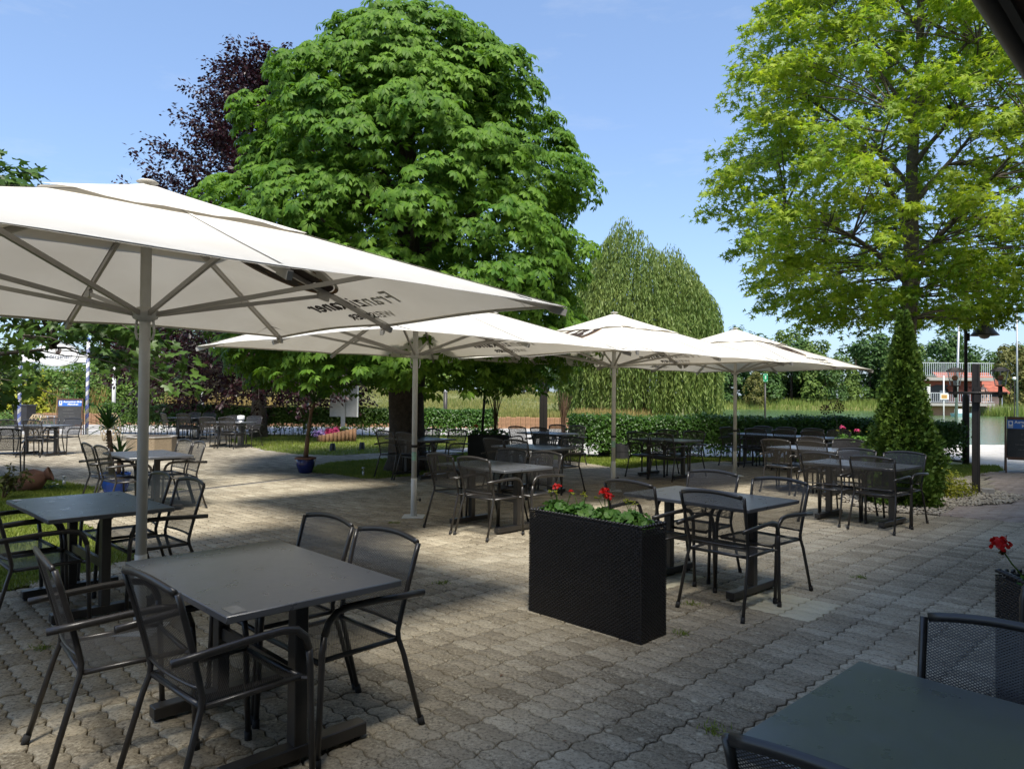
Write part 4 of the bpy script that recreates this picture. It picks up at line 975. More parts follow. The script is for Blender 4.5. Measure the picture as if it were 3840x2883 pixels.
# table: centre, long-axis heading, name, chairs (dx along the long axis, distance of the back rail from the middle, +1 pond side / -1 near side, twist)
SET = [
 (-1.194, 3.373, 134.6, 'bare table under the first umbrella', [(-.375, .60, -1, 3), (.30, .80, -1, -4), (-.24, .56, 1, 2), (.33, .56, 1, 0)]),
 (-3.16, 5.332, 136, 'table at the edge of the flower-pot lawn', [(-.22, .66, 1, 0), (.36, .64, 1, -3), (-.30, .68, -1, 0), (.27, .70, -1, 2)]),
 (-4.97, 9.72, 134, 'table before the bright blue pot', [(-.25, .60, 1, -4), (.30, .60, 1, 2), (-.30, .64, -1, 4), (.32, .66, -1, 0)]),
 (-.208, 8.613, 134.4, 'table beside the second umbrella pole', [(-.36, .66, -1, 2), (.23, .66, -1, -3), (-.37, .53, 1, 0), (.20, .50, 1, 3)]),
 (-1.773, 13.77, 137, 'table under the chestnut', [(-.38, .68, -1, 0), (.22, .68, -1, 2), (-.30, .72, 1, 3), (.32, .60, 1, -3)]),
 (.355, 11.76, 132, 'table in front of the anthracite planter', [(-.34, .70, -1, 3), (.20, .70, -1, -2), (-.32, .62, 1, 0), (.28, .58, 1, 2)]),
 (.82, 16.3, 136, 'table by the dark square post', [(-.38, .72, -1, 0), (.26, .74, -1, 2), (-.30, .72, 1, -2), (.34, .76, 1, 0)]),
 (1.678, 6.045, 132, 'table behind the rattan planter', [(-.48, .72, -1, 3), (.30, .70, -1, 0), (-.40, .46, 1, -2), (.30, .54, 1, 3)]),
 (3.07, 14.17, 133.8, 'table at the sunny lawn by the hedge', [(-.34, .66, -1, 2), (.24, .62, -1, 0), (-.22, .70, 1, -3), (.40, .66, 1, 2)]),
 (5.79, 16.57, 129, 'long double table, gate half', [(-.26, .62, -1, 3), (.40, .64, -1, 0), (-.28, .66, 1, 0), (.34, .68, 1, -2)]),
 (6.55, 15.63, 129, 'long double table, lamp half', [(-.38, .60, -1, 0), (.26, .62, -1, 2), (-.36, .60, 1, 3), (.26, .64, 1, 0)]),
 (5.07, 12.02, 128, 'table before the pink geraniums', [(-.36, .66, -1, 0), (.28, .64, -1, 3), (-.34, .56, 1, 2), (.32, .54, 1, -2)]),
 (4.517, 9.23, 130.8, 'table in front of the thuja', [(-.42, .66, -1, 2), (.22, .64, -1, 0), (-.36, .50, 1, 0), (.28, .56, 1, 3)]),
 (1.235, 1.575, 133, 'table under the restaurant eave', [(.22, .62, -1, 0), (.22, .60, 1, -2)]),
 (-11.7, 17.7, 172, 'table before the menu board', [(-.30, .64, -1, 0), (.34, .66, -1, 3), (-.30, .70, 1, 0), (.35, .72, 1, -3)]),
 (-8.25, 20.9, 166, 'table beside the white bollard light', [(-.32, .66, -1, 0), (.30, .68, -1, 2), (-.32, .70, 1, 0), (.42, .74, 1, 3)]),
 (-11.0, 24.2, 166, 'table close to the beech hedge', [(-.30, .64, -1, 0), (.42, .70, -1, -30), (-.32, .68, 1, 2), (.30, .70, 1, 0)]),
]
for x, y, th, nm, chs in SET:
    table(x, y, th, 'dark grey rectangular bistro '+nm)
    a = np.array([math.cos(R(th)), math.sin(R(th))]); b_ = np.array([math.sin(R(th)), -math.cos(R(th))])
    hb = math.degrees(math.atan2(b_[1], b_[0]))
    for dx, db, sd_, tw in chs:
        p = np.array([x, y])+a*dx+b_*db*sd_
        side = 'far' if sd_ > 0 else 'terrace'
        lab = 'mesh armchair at the %s, %s side, %s' % (nm, 'pond' if sd_ > 0 else 'restaurant', 'gate end' if dx > 0 else 'lamp end')
        chair(p[0], p[1], hb+(180 if sd_ > 0 else 0)+tw, lab)
chair(-9.2, 12.9, 120, 'single mesh armchair half hidden behind the withered potted plant')
# clear sticker and number plate at the corner of the first table
def on_table(x, y, th, lx, ly, wx, wy, name, mat, label, cat):
    c, s = math.cos(R(th)), math.sin(R(th))
    o = mk(name, MB().box((-wx/2, -wy/2, 0), (wx/2, wy/2, .0012)), mat); o.location = (x+lx*c-ly*s, y+lx*s+ly*c, .7425); o.rotation_euler = (0, 0, R(th)); tag(o, label, cat)
M['sticker'] = pm('number_sticker', (.16, .16, .16), .3, var=.2)
on_table(-1.194, 3.373, 134.6, -.53, .34, .10, .06, 'number_sticker', M['sticker'], 'small grey number sticker on the corner of the bare umbrella table', 'sticker')
on_table(-3.16, 5.332, 136, .55, .34, .07, .05, 'number_sticker', M['white'], 'small pale sticker on the table beside the flower-pot lawn', 'sticker')
on_table(1.235, 1.575, 133, .35, .37, .12, .03, 'number_sticker', M['sticker'], 'narrow grey sticker on the table under the eave', 'sticker')

# ------------------------------------------------------------------ rattan planters and geraniums
def weave(m_, p0, ux, wz, L, Hh, nrm, sw=.034, sh=.0125, d=.006):
    p0 = np.array(p0, float); ux = np.array(ux, float); nrm = np.array(nrm, float); nr_ = int(Hh/sh); nc = int(L/sw)
    V = []; F = []
    for r_ in range(nr_):
        for c in range(-1, nc+1):
            x0 = (c+(r_ % 2)*.5)*sw; x1 = x0+sw*.92; x0 = max(0, x0); x1 = min(L, x1)
            if x1-x0 < .006: continue
            z0 = r_*sh+.001; z1 = z0+sh-.002; xm = (x0+x1)/2; o = len(V)
            for (xx, zz, dd) in ((x0, z0, 0), (x1, z0, 0), (x1, z1, 0), (x0, z1, 0), (xm-.3*(x1-x0), z0+.002, d), (xm+.3*(x1-x0), z0+.002, d), (xm+.3*(x1-x0), z1-.002, d), (xm-.3*(x1-x0), z1-.002, d)):
                V.append(tuple(p0+ux*xx+np.array([0, 0, zz])+nrm*dd))
            F += [(o+4, o+5, o+6, o+7), (o, o+1, o+5, o+4), (o+1, o+2, o+6, o+5), (o+2, o+3, o+7, o+6), (o+3, o, o+4, o+7)]
    m_.add(V, F)
def make_planter(L=1.0, B=.29, Hh=.735):
    t = thing('rattan_planter', 'x', 'planter')
    mk('box', MB().box((-L/2+.008, -B/2+.008, 0), (L/2-.008, B/2-.008, Hh-.05)), M['rattan'], t)
    m_ = MB()
    weave(m_, (-L/2, -B/2+.006, 0), (1, 0, 0), 1, L, Hh, (0, -1, 0)); weave(m_, (L/2, B/2-.006, 0), (-1, 0, 0), 1, L, Hh, (0, 1, 0))
    weave(m_, (L/2-.006, -B/2, 0), (0, 1, 0), 1, B, Hh, (1, 0, 0)); weave(m_, (-L/2+.006, B/2, 0), (0, -1, 0), 1, B, Hh, (-1, 0, 0))
    tag(mk('weave', m_, M['rattan'], t), kind='stuff')
    rm = MB()
    for (a, b_) in (((-L/2, -B/2), (L/2, -B/2)), ((L/2, -B/2), (L/2, B/2)), ((L/2, B/2), (-L/2, B/2)), ((-L/2, B/2), (-L/2, -B/2))):
        n = int(math.hypot(b_[0]-a[0], b_[1]-a[1])/.03); dx, dy = (b_[0]-a[0])/n, (b_[1]-a[1])/n; nx_, ny_ = -dy/math.hypot(dx, dy), dx/math.hypot(dx, dy)
        for k in range(n):
            p = (a[0]+dx*(k+.1)+nx_*.002, a[1]+dy*(k+.1)+ny_*.002, Hh+.004); q = (a[0]+dx*(k+.8)+nx_*.026, a[1]+dy*(k+.8)+ny_*.026, Hh+.004); rm.tube([p, ((p[0]+q[0])/2, (p[1]+q[1])/2, Hh+.011), q], [.008, .010, .008], 6)
    tag(mk('rim', rm, M['rattan'], t, True), kind='stuff')
    for k in range(4):
        x0 = -L/2+.035+k*(L-.07)/4; x1 = x0+(L-.07)/4-.012
        o = MB(); w_ = .012; y0, y1, zt = -B/2+.03, B/2-.03, Hh+.002
        o.box((x0, y0, Hh-.15), (x1, y0+w_, zt)); o.box((x0, y1-w_, Hh-.15), (x1, y1, zt)); o.box((x0, y0+w_, Hh-.15), (x0+w_, y1-w_, zt)); o.box((x1-w_, y0+w_, Hh-.15), (x1, y1-w_, zt))
        mk('insert_pot', o, M['anthracite'], t)
        mk('soil', MB().box((x0+w_, y0+w_, Hh-.10), (x1-w_, y1-w_, Hh-.025)), M['soil'], t)
    return t
pl0 = make_planter()
pa, pb = np.array([.14, 5.25]), np.array([.83, 4.55]); pang = math.atan2(pb[1]-pa[1], pb[0]-pa[0])
pn = np.array([-math.sin(pang), math.cos(pang)]); pc = (pa+pb)/2+pn*.145
pl0.location = (pc[0], pc[1], 0); pl0.rotation_euler = (0, 0, pang); tag(pl0, 'black woven rattan planter with four red-flowered geraniums standing alone', 'planter', 'black rattan planters')
p2 = dup(pl0); p2.location = (7.05, 14.35, 0); p2.rotation_euler = (0, 0, R(-38)); tag(p2, 'black rattan planter with pink geraniums beside the thuja', 'planter')
p3 = dup(pl0); u3 = np.array([.70, .71]); p3.location = (2.86, 3.30, 0); p3.rotation_euler = (0, 0, R(-8)); tag(p3, 'black rattan planter with a single red bloom near the restaurant eave', 'planter')
fr_ = MB().tube([(-.53, -.16, 0), (-.53, -.16, .68), (-.52, -.16, .735), (-.49, -.16, .765), (-.43, -.16, .775), (.43, -.16, .775), (.49, -.16, .765), (.52, -.16, .735), (.53, -.16, .68), (.53, -.16, 0)], .017, 10)
mk('tube_frame', fr_, M['steel'], p3, True)
# geranium: ruffled round leaves, stems, flower heads
_lf = []; 
for k in range(12):
    q = R(-150+300*k/11); r_ = 1+.10*math.sin(k*3.1); _lf.append((math.cos(q)*r_, math.sin(q)*r_, .22+.14*(1 if k % 2 else -1)))
GLEAF = (np.array([(-.15, 0, 0)]+[(x*.55, y*.55, .06) for x, y, z in _lf]+_lf), np.array([(0, i+1, i+2) for i in range(11)]+[(i+1, i+13, i+14) for i in range(11)]+[(i+1, i+14, i+2) for i in range(11)]))
def geranium(loc, rz, label, blooms, petal='red', R0=.125, n=85, buds=2, group='geraniums in planters'):
    t = thing('geranium', label, 'flower', loc, rz, group)
    d = norm(rng.normal(size=(n, 3))); d[:, 2] = np.abs(d[:, 2])*.8+.05
    P = d*np.array([R0, R0*.82, R0*.85])*rng.uniform(.6, 1.05, (n, 1))
    V, F = scatter(*GLEAF, P, frames(d+np.array([0, 0, .45])+rng.normal(0, .3, (n, 3))), .032*rng.uniform(.7, 1.2, n))
    mk('foliage', np_mesh('foliage', V, F, True), M['geran'], t)
    for (bx, by, bh, br) in blooms:
        mk('stem', MB().tube([(bx*.4, by*.4, 0), (bx*.8, by*.8, bh*.6), (bx, by, bh)], [.004, .0035, .003], 6), M['shrub'], t)
        nn = 46; dd = norm(rng.normal(size=(nn, 3))); dd[:, 2] = np.where(dd[:, 2] < -.3, -dd[:, 2], dd[:, 2])
        pet = np.array([(-.1, 0, 0), (.35, -.5, .12), (1, -.45, .2), (1.1, .1, .12), (.9, .5, .22), (.3, .5, .1)])
        V, F = scatter(pet, np.array([(0, 1, 2), (0, 2, 3), (0, 3, 4), (0, 4, 5)]), np.array([bx, by, bh+br*.4])+dd*br*np.array([1, 1, .7]), frames(dd+rng.normal(0, .35, dd.shape)), br*.55*rng.uniform(.8, 1.2, nn))
        mk('flower', np_mesh('flower', V, F, True), M[petal], t)
        hb = norm(rng.normal(size=(10, 3)))*br*.55+np.array([bx, by, bh-br*.35]); bm_ = MB()
        for q in hb: bm_.tube([(bx, by, bh-br*.2), tuple(q)], [.0018, .0045], 5)
        mk('flower_buds', bm_, M['brass'], t)
    for k in range(buds):
        a = rng.uniform(0, 6.28); e = (math.cos(a)*R0*.6, math.sin(a)*R0*.5, R0*1.25)
        s = mk('bud_stem', MB().tube([(0, 0, .02), e], [.003, .002], 5), M['shrub'], t); b2 = MB()
        for q in range(5): b2.tube([e, (e[0]+rng.normal(0, .013), e[1]+rng.normal(0, .013), e[2]+rng.uniform(-.005, .02))], [.002, .005], 5)
        mk('bud', b2, M['gold'], s)
def in_planter(o, lx, ly=0, z=.715):
    c, s = math.cos(o.rotation_euler.z), math.sin(o.rotation_euler.z); return (o.location.x+lx*c-ly*s, o.location.y+lx*s+ly*c, z)
geranium(in_planter(pl0, -.345), pang, 'geranium with one tight red bloom and a fading bud in the rattan planter', [(-.01, 0, .185, .026), (.10, .03, .165, .014)], buds=2)
geranium(in_planter(pl0, -.115), pang, 'geranium without bloom, only buds, in the rattan planter', [], buds=4)
geranium(in_planter(pl0, .115), pang, 'geranium with a cluster of big red blooms in the rattan planter', [(-.03, 0, .19, .030), (.015, -.01, .165, .026)], buds=1)
geranium(in_planter(pl0, .345), pang, 'geranium with yellowing buds at the end of the rattan planter', [], buds=4)
for k, (lx, bl) in enumerate(((-.35, [(0, 0, .25, .05)]), (-.1, [(.03, 0, .20, .045)]), (.13, []), (.36, [(0, 0, .23, .05), (.08, 0, .16, .035)]))):
    geranium(in_planter(p2, lx), 0, ('geranium with one pink bloom at the hedge end of the thuja planter', 'geranium with a low pink bloom second in the thuja planter', 'geranium without bloom in the thuja planter', 'geranium with two pink blooms next to the thuja')[k], bl, 'pink', .17, 70, 3)
q3 = D(3772, 2060, 3.25)
geranium((p3.location.x-.36, p3.location.y-.02, .72), 0, 'geranium holding a single red bloom over the planter by the eave', [(q3[0]-p3.location.x+.36, 0.0, q3[2]-.72, .036)], 'red', .12, 60, 2)
geranium((p3.location.x-.05, p3.location.y-.02, .72), 0, 'leafy geranium in the planter by the eave', [], 'red', .13, 70, 3)
# ------------------------------------------------------------------ potted plants and lawn ornaments
def blade(L, Wd, bend, fold=.25):
    V = []; F = []
    for i in range(6):
        f = i/5; w_ = Wd*(.55+.45*math.sin(math.pi*min(1, f*1.1+.15)))*(1-f**3)/2; x = L*f*(1-.25*bend*f); z = L*(f*.0)-bend*L*.45*f*f
        V += [(x, -w_, z+fold*w_), (x, 0, z), (x, w_, z+fold*w_)]
    for i in range(5):
        for j in range(2): F.append((i*3+j, i*3+j+1, i*3+3+j+1, i*3+3+j))
    return np.array(V), np.array(F)
def rosette(parent, c, n, L, Wd, spread, mat, nm='leaves'):
    VV = []; FF = []; off = 0
    for k in range(n):
        el = math.pi/2*(1-.95*((k+.5)/n)**.8*spread); a = k*2.4+rng.uniform(-.3, .3)
        fw = np.array([[math.cos(a)*math.cos(el), math.sin(a)*math.cos(el), math.sin(el)]]); up = np.array([[-math.cos(a)*math.sin(el), -math.sin(a)*math.sin(el), math.cos(el)]])
        tv, tf = blade(L*rng.uniform(.75, 1.1), Wd, rng.uniform(.1, .7)); V, F = scatter(tv, tf, np.array([c])+fw*.03, frames(up, fw), np.ones(1)); VV.append(V); FF.append(F+off); off += len(V)
    return mk(nm, np_mesh(nm, np.concatenate(VV), np.concatenate(FF), True), mat, parent)
# yucca in the dark blue pot
t = thing('yucca_pot', 'dark blue glazed pot with orange rim on the paving by the lawn corner', 'flower pot', (-4.12, 14.25, 0))
mk('pot', MB().lathe([(.11, 0), (.13, .01), (.175, .15), (.195, .275), (.19, .28)], 24), M['blueglaze'], t, True)
mk('rim', MB().lathe([(.19, .278), (.21, .28), (.212, .305), (.198, .315), (.18, .31), (.178, .27)], 24), M['terracotta'], t, True)
mk('soil', MB().lathe([(.0, .275), (.18, .272)], 20), M['soil'], t)
t = thing('yucca', 'tall leaning yucca with bare trunk growing from the dark blue pot', 'plant', (-4.12, 14.25, .27))
tr = MB(); pts = [(0, 0, 0), (.03, 0, .35), (.07, 0, .7), (.10, 0, .95), (.17, 0, 1.12)]; rr_ = [.052, .042, .036, .032, .03]
tr.tube(pts, rr_, 10); tr.tube([(.10, 0, .90), (.08, 0, 1.0)], [.035, .03], 8)
for k in range(22): z = .05+k*.045; tr.lathe([(.040-.008*z, 0), (.045-.008*z, .008), (.040-.008*z, .016)], 10, (np.interp(z, [0, .35, .7, .95, 1.12], [0, .03, .07, .10, .17]), 0, z))
mk('trunk', tr, M['twig'], t, True)
rosette(t, (.17, 0, 1.14), 26, .50, .04, 1.1, M['yucca']); rosette(t, (.10, -.02, .42), 9, .30, .03, 1.0, M['yucca'])
# yucca in the bright blue pot
t = thing('yucca_pot', 'bright blue ribbed glazed pot at the corner of the lawn', 'flower pot', (-6.28, 11.3, 0))
pr = [(.15, 0), (.17, .02), (.165, .04), (.185, .07), (.20, .16), (.21, .24), (.225, .27), (.225, .30), (.20, .305), (.19, .25)]
mk('pot', MB().lathe(pr, 28), M['blueglaze2'], t, True); mk('soil', MB().lathe([(0, .26), (.192, .258)], 20), M['soil'], t)
t = thing('yucca', 'double-headed yucca in the bright blue pot behind the table', 'plant', (-6.28, 11.3, .25))
tr = MB(); tr.tube([(-.06, 0, 0), (-.08, 0, .4), (-.12, 0, .72)], [.045, .04, .035], 10); tr.tube([(.05, 0, 0), (.06, 0, .3)], [.035, .03], 8)
for k in range(14): tr.lathe([(.040, 0), (.046, .01), (.039, .02)], 10, (-.065-.06*k/14, 0, .05+k*.046))
mk('trunk', tr, M['twig'], t, True)
rosette(t, (-.12, 0, .74), 30, .52, .055, 1.1, M['yucca']); rosette(t, (.07, 0, .32), 16, .42, .05, .8, M['yucca'])
# tilted amphora on the lawn and the withered shrub next to it
q = G(112, 1840); t = thing('amphora', 'terracotta amphora lying tilted in the grass of the lawn', 'jar', (q[0], q[1], .15))
Mx = Matrix.Rotation(R(25), 3, 'Z') @ Matrix.Rotation(R(68), 3, 'Y')
mk('body', MB().lathe([(.0, -.22), (.06, -.215), (.15, -.12), (.19, 0), (.17, .11), (.10, .19), (.075, .215), (.08, .235)], 24, (0, 0, 0), Mx), M['terracotta'], t, True)
mk('neck', MB().lathe([(.078, .225), (.10, .27), (.125, .30), (.118, .305), (.085, .26), (.06, .2), (.05, .1)], 24, (0, 0, 0), Mx), M['terracotta'], t, True)
q = G(5, 1868); t = thing('withered_shrub', 'half withered shrub with brown curled leaves beside the amphora', 'shrub', (q[0], q[1], 0))
st = MB(); P = []
for k in range(11):
    a = rng.uniform(-1.2, 1.2); L = rng.uniform(.3, .62); e = np.array([math.cos(a)*L*.85, math.sin(a)*L*.4, rng.uniform(.18, .5)])
    st.tube([(0, 0, -.05), tuple(e*.5+np.array([0, 0, .07])), tuple(e)], [.008, .006, .003], 5); P += [e*f+np.array([0, 0, .07*math.sin(f*3)]) for f in rng.uniform(.3, 1.05, 16)]
mk('stem', st, M['twig'], t); P = np.array(P)+rng.normal(0, .025, (len(P), 3))
V, F = scatter(*QUAD, P, frames(rng.normal(size=P.shape), rng.normal(size=P.shape)+np.array([0, 0, -.5])), rng.uniform(.05, .10, len(P))); mk('foliage', np_mesh('foliage', V, F), leafmat('withered_leaf', (.05, .045, .02), (.15, .16, .04), .3, big=6), t)
q = G(205, 1832); blob_plant('petunia', 'small dark plant with one white flower on the lawn edge', 'flower', (q[0], q[1], 0), .18, .12, .08, 240, .03, M['hedge'], stem=False)
o = bpy.data.objects['petunia']; V, F = scatter(*GLEAF, np.array([[0, -.03, .1], [.07, -.04, .08]]), frames(np.array([[0, -.5, 1.], [.2, -.5, 1.]])), np.array([.025, .018])); mk('flower', np_mesh('flower', V, F), M['white'], o)
def solar_lamp(p, label):
    t = thing('garden_lamp', label, 'lamp', (p[0], p[1], 0), 0, 'small garden lamps in the grass')
    mk('stake', MB().lathe([(.008, -.05), (.012, 0), (.024, .01), (.024, .10)], 10), M['galv'], t, True); mk('lens', MB().lathe([(.022, .10), (.022, .15)], 10), M['glass'], t, True); mk('cap', MB().lathe([(.032, .15), (.034, .16), (.02, .175), (0, .178)], 10), M['galv'], t, True)
solar_lamp(G(240, 1822), 'small steel garden lamp at the lawn edge beside the amphora'); solar_lamp(G(1362, 1785), 'small steel garden lamp in the chestnut lawn'); solar_lamp(G(2555, 1735), 'small steel garden lamp in the hedge lawn')
# washed concrete planter
t = thing('concrete_planter', 'eight-sided washed-concrete planter tub in the open paving', 'planter', (-9.55, 18.9, 0), R(10))
oc = [(math.cos(R(22.5+45*k))*.60, math.sin(R(22.5+45*k))*.60) for k in range(8)]
mk('tub', MB().poly(oc, 0, .40), M['washed'], t); mk('rim', MB().poly([(x*1.03, y*1.03) for x, y in oc], .40, .425), M['concrete'], t); mk('soil', MB().poly([(x*.85, y*.85) for x, y in oc], .426, .43), M['soil'], t)
# wicker columns: crossing rods
def wicker(p, h, r0, label):
    t = thing('wicker_lantern', label, 'lantern', (p[0], p[1], 0), 0, 'wicker lanterns')
    for k in range(12):
        for sgn in (1, -1):
            pts = []
            for i in range(9):
                f = i/8; a = 2*math.pi*k/12+sgn*f*2.2; r_ = r0*(.75+.5*math.sin(math.pi*min(1, f*.95+.08)))*(1 if f < .9 else .8); pts.append((math.cos(a)*r_, math.sin(a)*r_, f*h))
            mk('rod', MB().tube(pts, .009, 5), M['wicker'], t, True)
    mk('top_ring', MB().tube([(math.cos(a)*r0*.62, math.sin(a)*r0*.62, h) for a in np.linspace(0, 6.283, 15)], .012, 5), M['wicker'], t, True)
wicker(G(415, 1652), .88, .24, 'woven wicker lantern behind the yucca at the hedge'); wicker(G(142, 1660), .86, .24, 'woven wicker lantern behind the table by the menu board')
# black woven stumps on the lawn
for px, py, lab in ((1247, 1692, 'black woven cylinder lamp on the lawn nearer the flower bed'), (1357, 1687, 'black woven cylinder lamp on the lawn towards the chestnut')):
    q = G(px, py); t = thing('cylinder_lamp', lab, 'lamp', (q[0], q[1], 0), 0, 'black cylinder lamps'); pr = [(.065, 0)]+[(.072+.006*(k % 2)+.006*math.sin(k*.4), .012+k*.016) for k in range(12)]+[(.06, .21)]
    mk('body', MB().lathe(pr, 18), M['rattan'], t); mk('cap', MB().lathe([(.062, .21), (.066, .22), (0, .222)], 14), M['steel2'], t)
# stepped log bed with flowers
q0, q1 = np.array([-6.25, 23.4]), np.array([-5.15, 23.75]); t = thing('log_flower_bed', 'raised flower bed edged with upright brown logs rising in steps', 'flower bed', (q0[0], q0[1], 0), math.atan2(q1[1]-q0[1], q1[0]-q0[0]))
for k in range(9):
    h = .24+.026*k; x = .06+k*.125
    mk('log', MB().lathe([(.062, -.05), (.062, h-.01), (.055, h)], 12, (x, -.12+.012*(k-4)**2*.35, 0)), M['paliwood'], t, True)
for k in range(4): mk('log', MB().lathe([(.062, -.05), (.062, .21), (.055, .22)], 12, (-.02-.02*k, .02+.12*k, 0)), M['paliwood'], t, True)
mk('soil', MB().box((0, 0, 0), (1.1, .6, .22)), M['soil'], t)
q = np.array([-5.95, 23.85])
blob_plant('bed_flowers', 'pink flowering plant in the log flower bed', 'flower', (q[0], q[1], .2), .26, .2, .22, 260, .06, M['pink'], GLEAF, stem=False)
blob_plant('bed_flowers', 'lilac flowering plant at the low end of the log flower bed', 'flower', (q[0]-.45, q[1]-.15, .18), .22, .2, .18, 160, .05, M['purple'], GLEAF, stem=False)
blob_plant('bed_plant', 'leafy pale green plant in the log bed below the sign panel', 'plant', (q[0]+.3, q[1]+.1, .2), .25, .2, .32, 300, .08, M['shrub'], stem=False)
# grey sign panel seen from behind
q = D(1290, 1610, 24.6); t = thing('sign_panel', 'grey galvanised sign panel seen from the back on a flat steel post', 'sign', (q[0], q[1], 0), R(-8))
mk('panel', MB().box((-.52, -.02, .80), (.46, .02, 1.87), bev=.004), M['galv'], t); mk('edge_strip', MB().box((.462, -.03, .80), (.50, .03, 1.87)), M['white'], t)
mk('post', MB().box((-.09, -.075, -.1), (.05, -.025, 1.86)), M['galv'], t)
mk('post_profile', MB().box((.07, -.03, .80), (.085, -.021, 1.87)), M['galv'], t)
# white bollard light
q = G(902, 1675); t = thing('bollard_light', 'grey cylindrical bollard light with a white head beside the table', 'lamp', (q[0], q[1], 0))
mk('post', MB().lathe([(.085, 0), (.085, .80)], 18), M['galv'], t, True); mk('lens', MB().lathe([(.10, .80), (.105, .82), (.105, .90), (.09, .92), (0, .93)], 18), M['white'], t, True)
q = G(722, 1640); o = thing('globe_lamp', 'small white globe light on the paving under the beech tables', 'lamp', (q[0], q[1], 0)); mk('globe', MB().lathe([(.001, .0), (.09, .03), (.14, .12), (.13, .2), (.07, .26), (0, .275)], 18), M['white'], o, True); mk('foot', MB().lathe([(.07, 0), (.07, .02)], 12), M['steel2'], o)
# anthracite planter with dark geraniums, black pole and twigs
t = thing('box_planter', 'large anthracite box planter near the chestnut table', 'planter', (-.55, 17.4, 0), R(-4))
mk('box', MB().box((-.5, -.2, 0), (.5, .2, .62), bev=.006), M['anthracite'], t); mk('soil', MB().box((-.47, -.17, .6), (.47, .17, .627)), M['soil'], t)
for k in range(3): geranium((-.85+.3*k, 17.4, .62), 0, ('dark geranium with a red bloom in the anthracite planter', 'dark leafy geranium in the middle of the anthracite planter', 'dark leafy geranium beside the twigs in the anthracite planter')[k], [(-.02, -.1, .2, .04)] if k == 0 else [], 'red', .2, 80, 1)
a, b_ = D(1807, 1602, 17.4), D(1826, 1350, 17.4)
t = thing('black_pole', 'thin black pole standing in the anthracite planter', 'pole', (a[0], a[1], .6)); mk('shaft', MB().tube([(0, 0, -.1), tuple(b_-a+np.array([a[0]*0, 0, a[2]-.6]))], .032, 8), M['steel2'], t, True); mk('collar', MB().lathe([(.045, 0), (.045, .06), (.033, .07)], 10), M['steel2'], t, True)
def twigs(p, h, label, n=26):
    t = thing('twig_bundle', label, 'decoration', p, 0, 'bundles of dry twigs')
    s = MB()
    for k in range(n): a = rng.uniform(0, 6.28); r_ = rng.uniform(.02, .30)*h*.62; s.tube([(rng.normal(0, .03), rng.normal(0, .03), -.02), (math.cos(a)*r_*.35, math.sin(a)*r_*.35, h*.5), (math.cos(a)*r_, math.sin(a)*r_, h*rng.uniform(.75, 1.05))], [.010, .008, .004], 5, cap=False)
    tag(mk('twigs', s, M['twig'], t), kind='stuff'); mk('binding', MB().lathe([(.075, .08), (.08, .10), (.075, .14)], 10), M['wood'], t, True)
q = D(1858, 1600, 17.55); twigs((q[0], q[1], .62), 1.15, 'bundle of dry twigs standing in the anthracite planter', 22)
q = D(2112, 1615, 18.4); twigs((q[0], q[1], .45), 1.25, 'spreading bundle of dry twigs beside the dark square post', 30)
t = thing('twig_vase', 'dark vase holding the dry twigs at the hedge end', 'vase', (q[0], q[1], 0)); mk('body', MB().lathe([(.10, 0), (.15, .1), (.16, .3), (.12, .45), (.13, .5), (.11, .5)], 16), M['anthracite'], t, True); mk('foot', MB().lathe([(.12, 0), (.12, .015)], 14), M['anthracite'], t)
# dark square post
q = D(2037, 1612, 19.6); t = thing('square_post', 'thick dark brown square post with a keyhole bracket by the entrance', 'post', (q[0], q[1], 0), R(4))
mk('shaft', MB().box((-.1, -.1, -.05), (.1, .1, 1.93), bev=.008), M['steel2'], t); mk('cap', MB().box((-.12, -.12, 1.93), (.12, .12, 2.12), bev=.01), M['steel2'], t); mk('keyhole', MB().box((-.012, -.108, 1.82), (.012, -.1005, 1.93)), M['galv'], t)
mk('groove', MB().box((-.01, -.104, .1), (.01, -.1005, 1.8)), M['rubber'], t)
# pots by the hedge
for px, py, h, lab in ((2272, 1712, .36, 'ribbed black concrete tub by the hedge lawn'), (2330, 1722, .38, 'ribbed black concrete tub in front of the umbrella pole'), (2300, 1692, .34, 'ribbed black concrete tub behind the two others'), (2535, 1700, .34, 'ribbed black concrete tub beside the barrel')):
    q = G(px, py); t = thing('concrete_tub', lab, 'planter', (q[0], q[1], 0), 0, 'ribbed black tubs'); pr = [(.185, 0), (.185, h*.48), (.178, h*.49), (.178, h*.51), (.185, h*.52), (.185, h), (.15, h), (.15, h-.05)]
    m_ = MB(); m_.lathe(pr, 24)
    m_.v = [(x*(1+.025*(i % 2)), y*(1+.025*(i % 2)), z) for i, (x, y, z) in enumerate(m_.v)]
    mk('tub', m_, M['anthracite'], t); mk('soil', MB().lathe([(0, h-.04), (.152, h-.04)], 16), M['soil'], t)
q = G(2398, 1712); t = thing('wooden_barrel', 'half wooden barrel on a stand near the hedge', 'barrel', (q[0], q[1], 0))
for k in range(18):
    a = 2*math.pi*k/18; m_ = MB(); V = []
    for i in range(6):
        f = i/5; r_ = .27+.05*math.sin(math.pi*f); 
        for da in (-.165, .165): V.append((math.cos(a+da)*r_, math.sin(a+da)*r_, .22+.5*f))
    m_.add(V, [(2*i, 2*i+1, 2*i+3, 2*i+2) for i in range(5)]); mk('stave', m_, M['wood'], t)
for z, r_ in ((.27, .297), (.47, .324), (.67, .297)): mk('hoop', MB().lathe([(r_, z-.015), (r_+.006, z), (r_, z+.015)], 24), M['steel2'], t, True)
mk('lid', MB().lathe([(.28, .70), (.28, .72), (0, .722)], 20), M['concrete'], t); mk('stand', MB().lathe([(.22, 0), (.24, .22), (.2, .221)], 12), M['anthracite'], t)
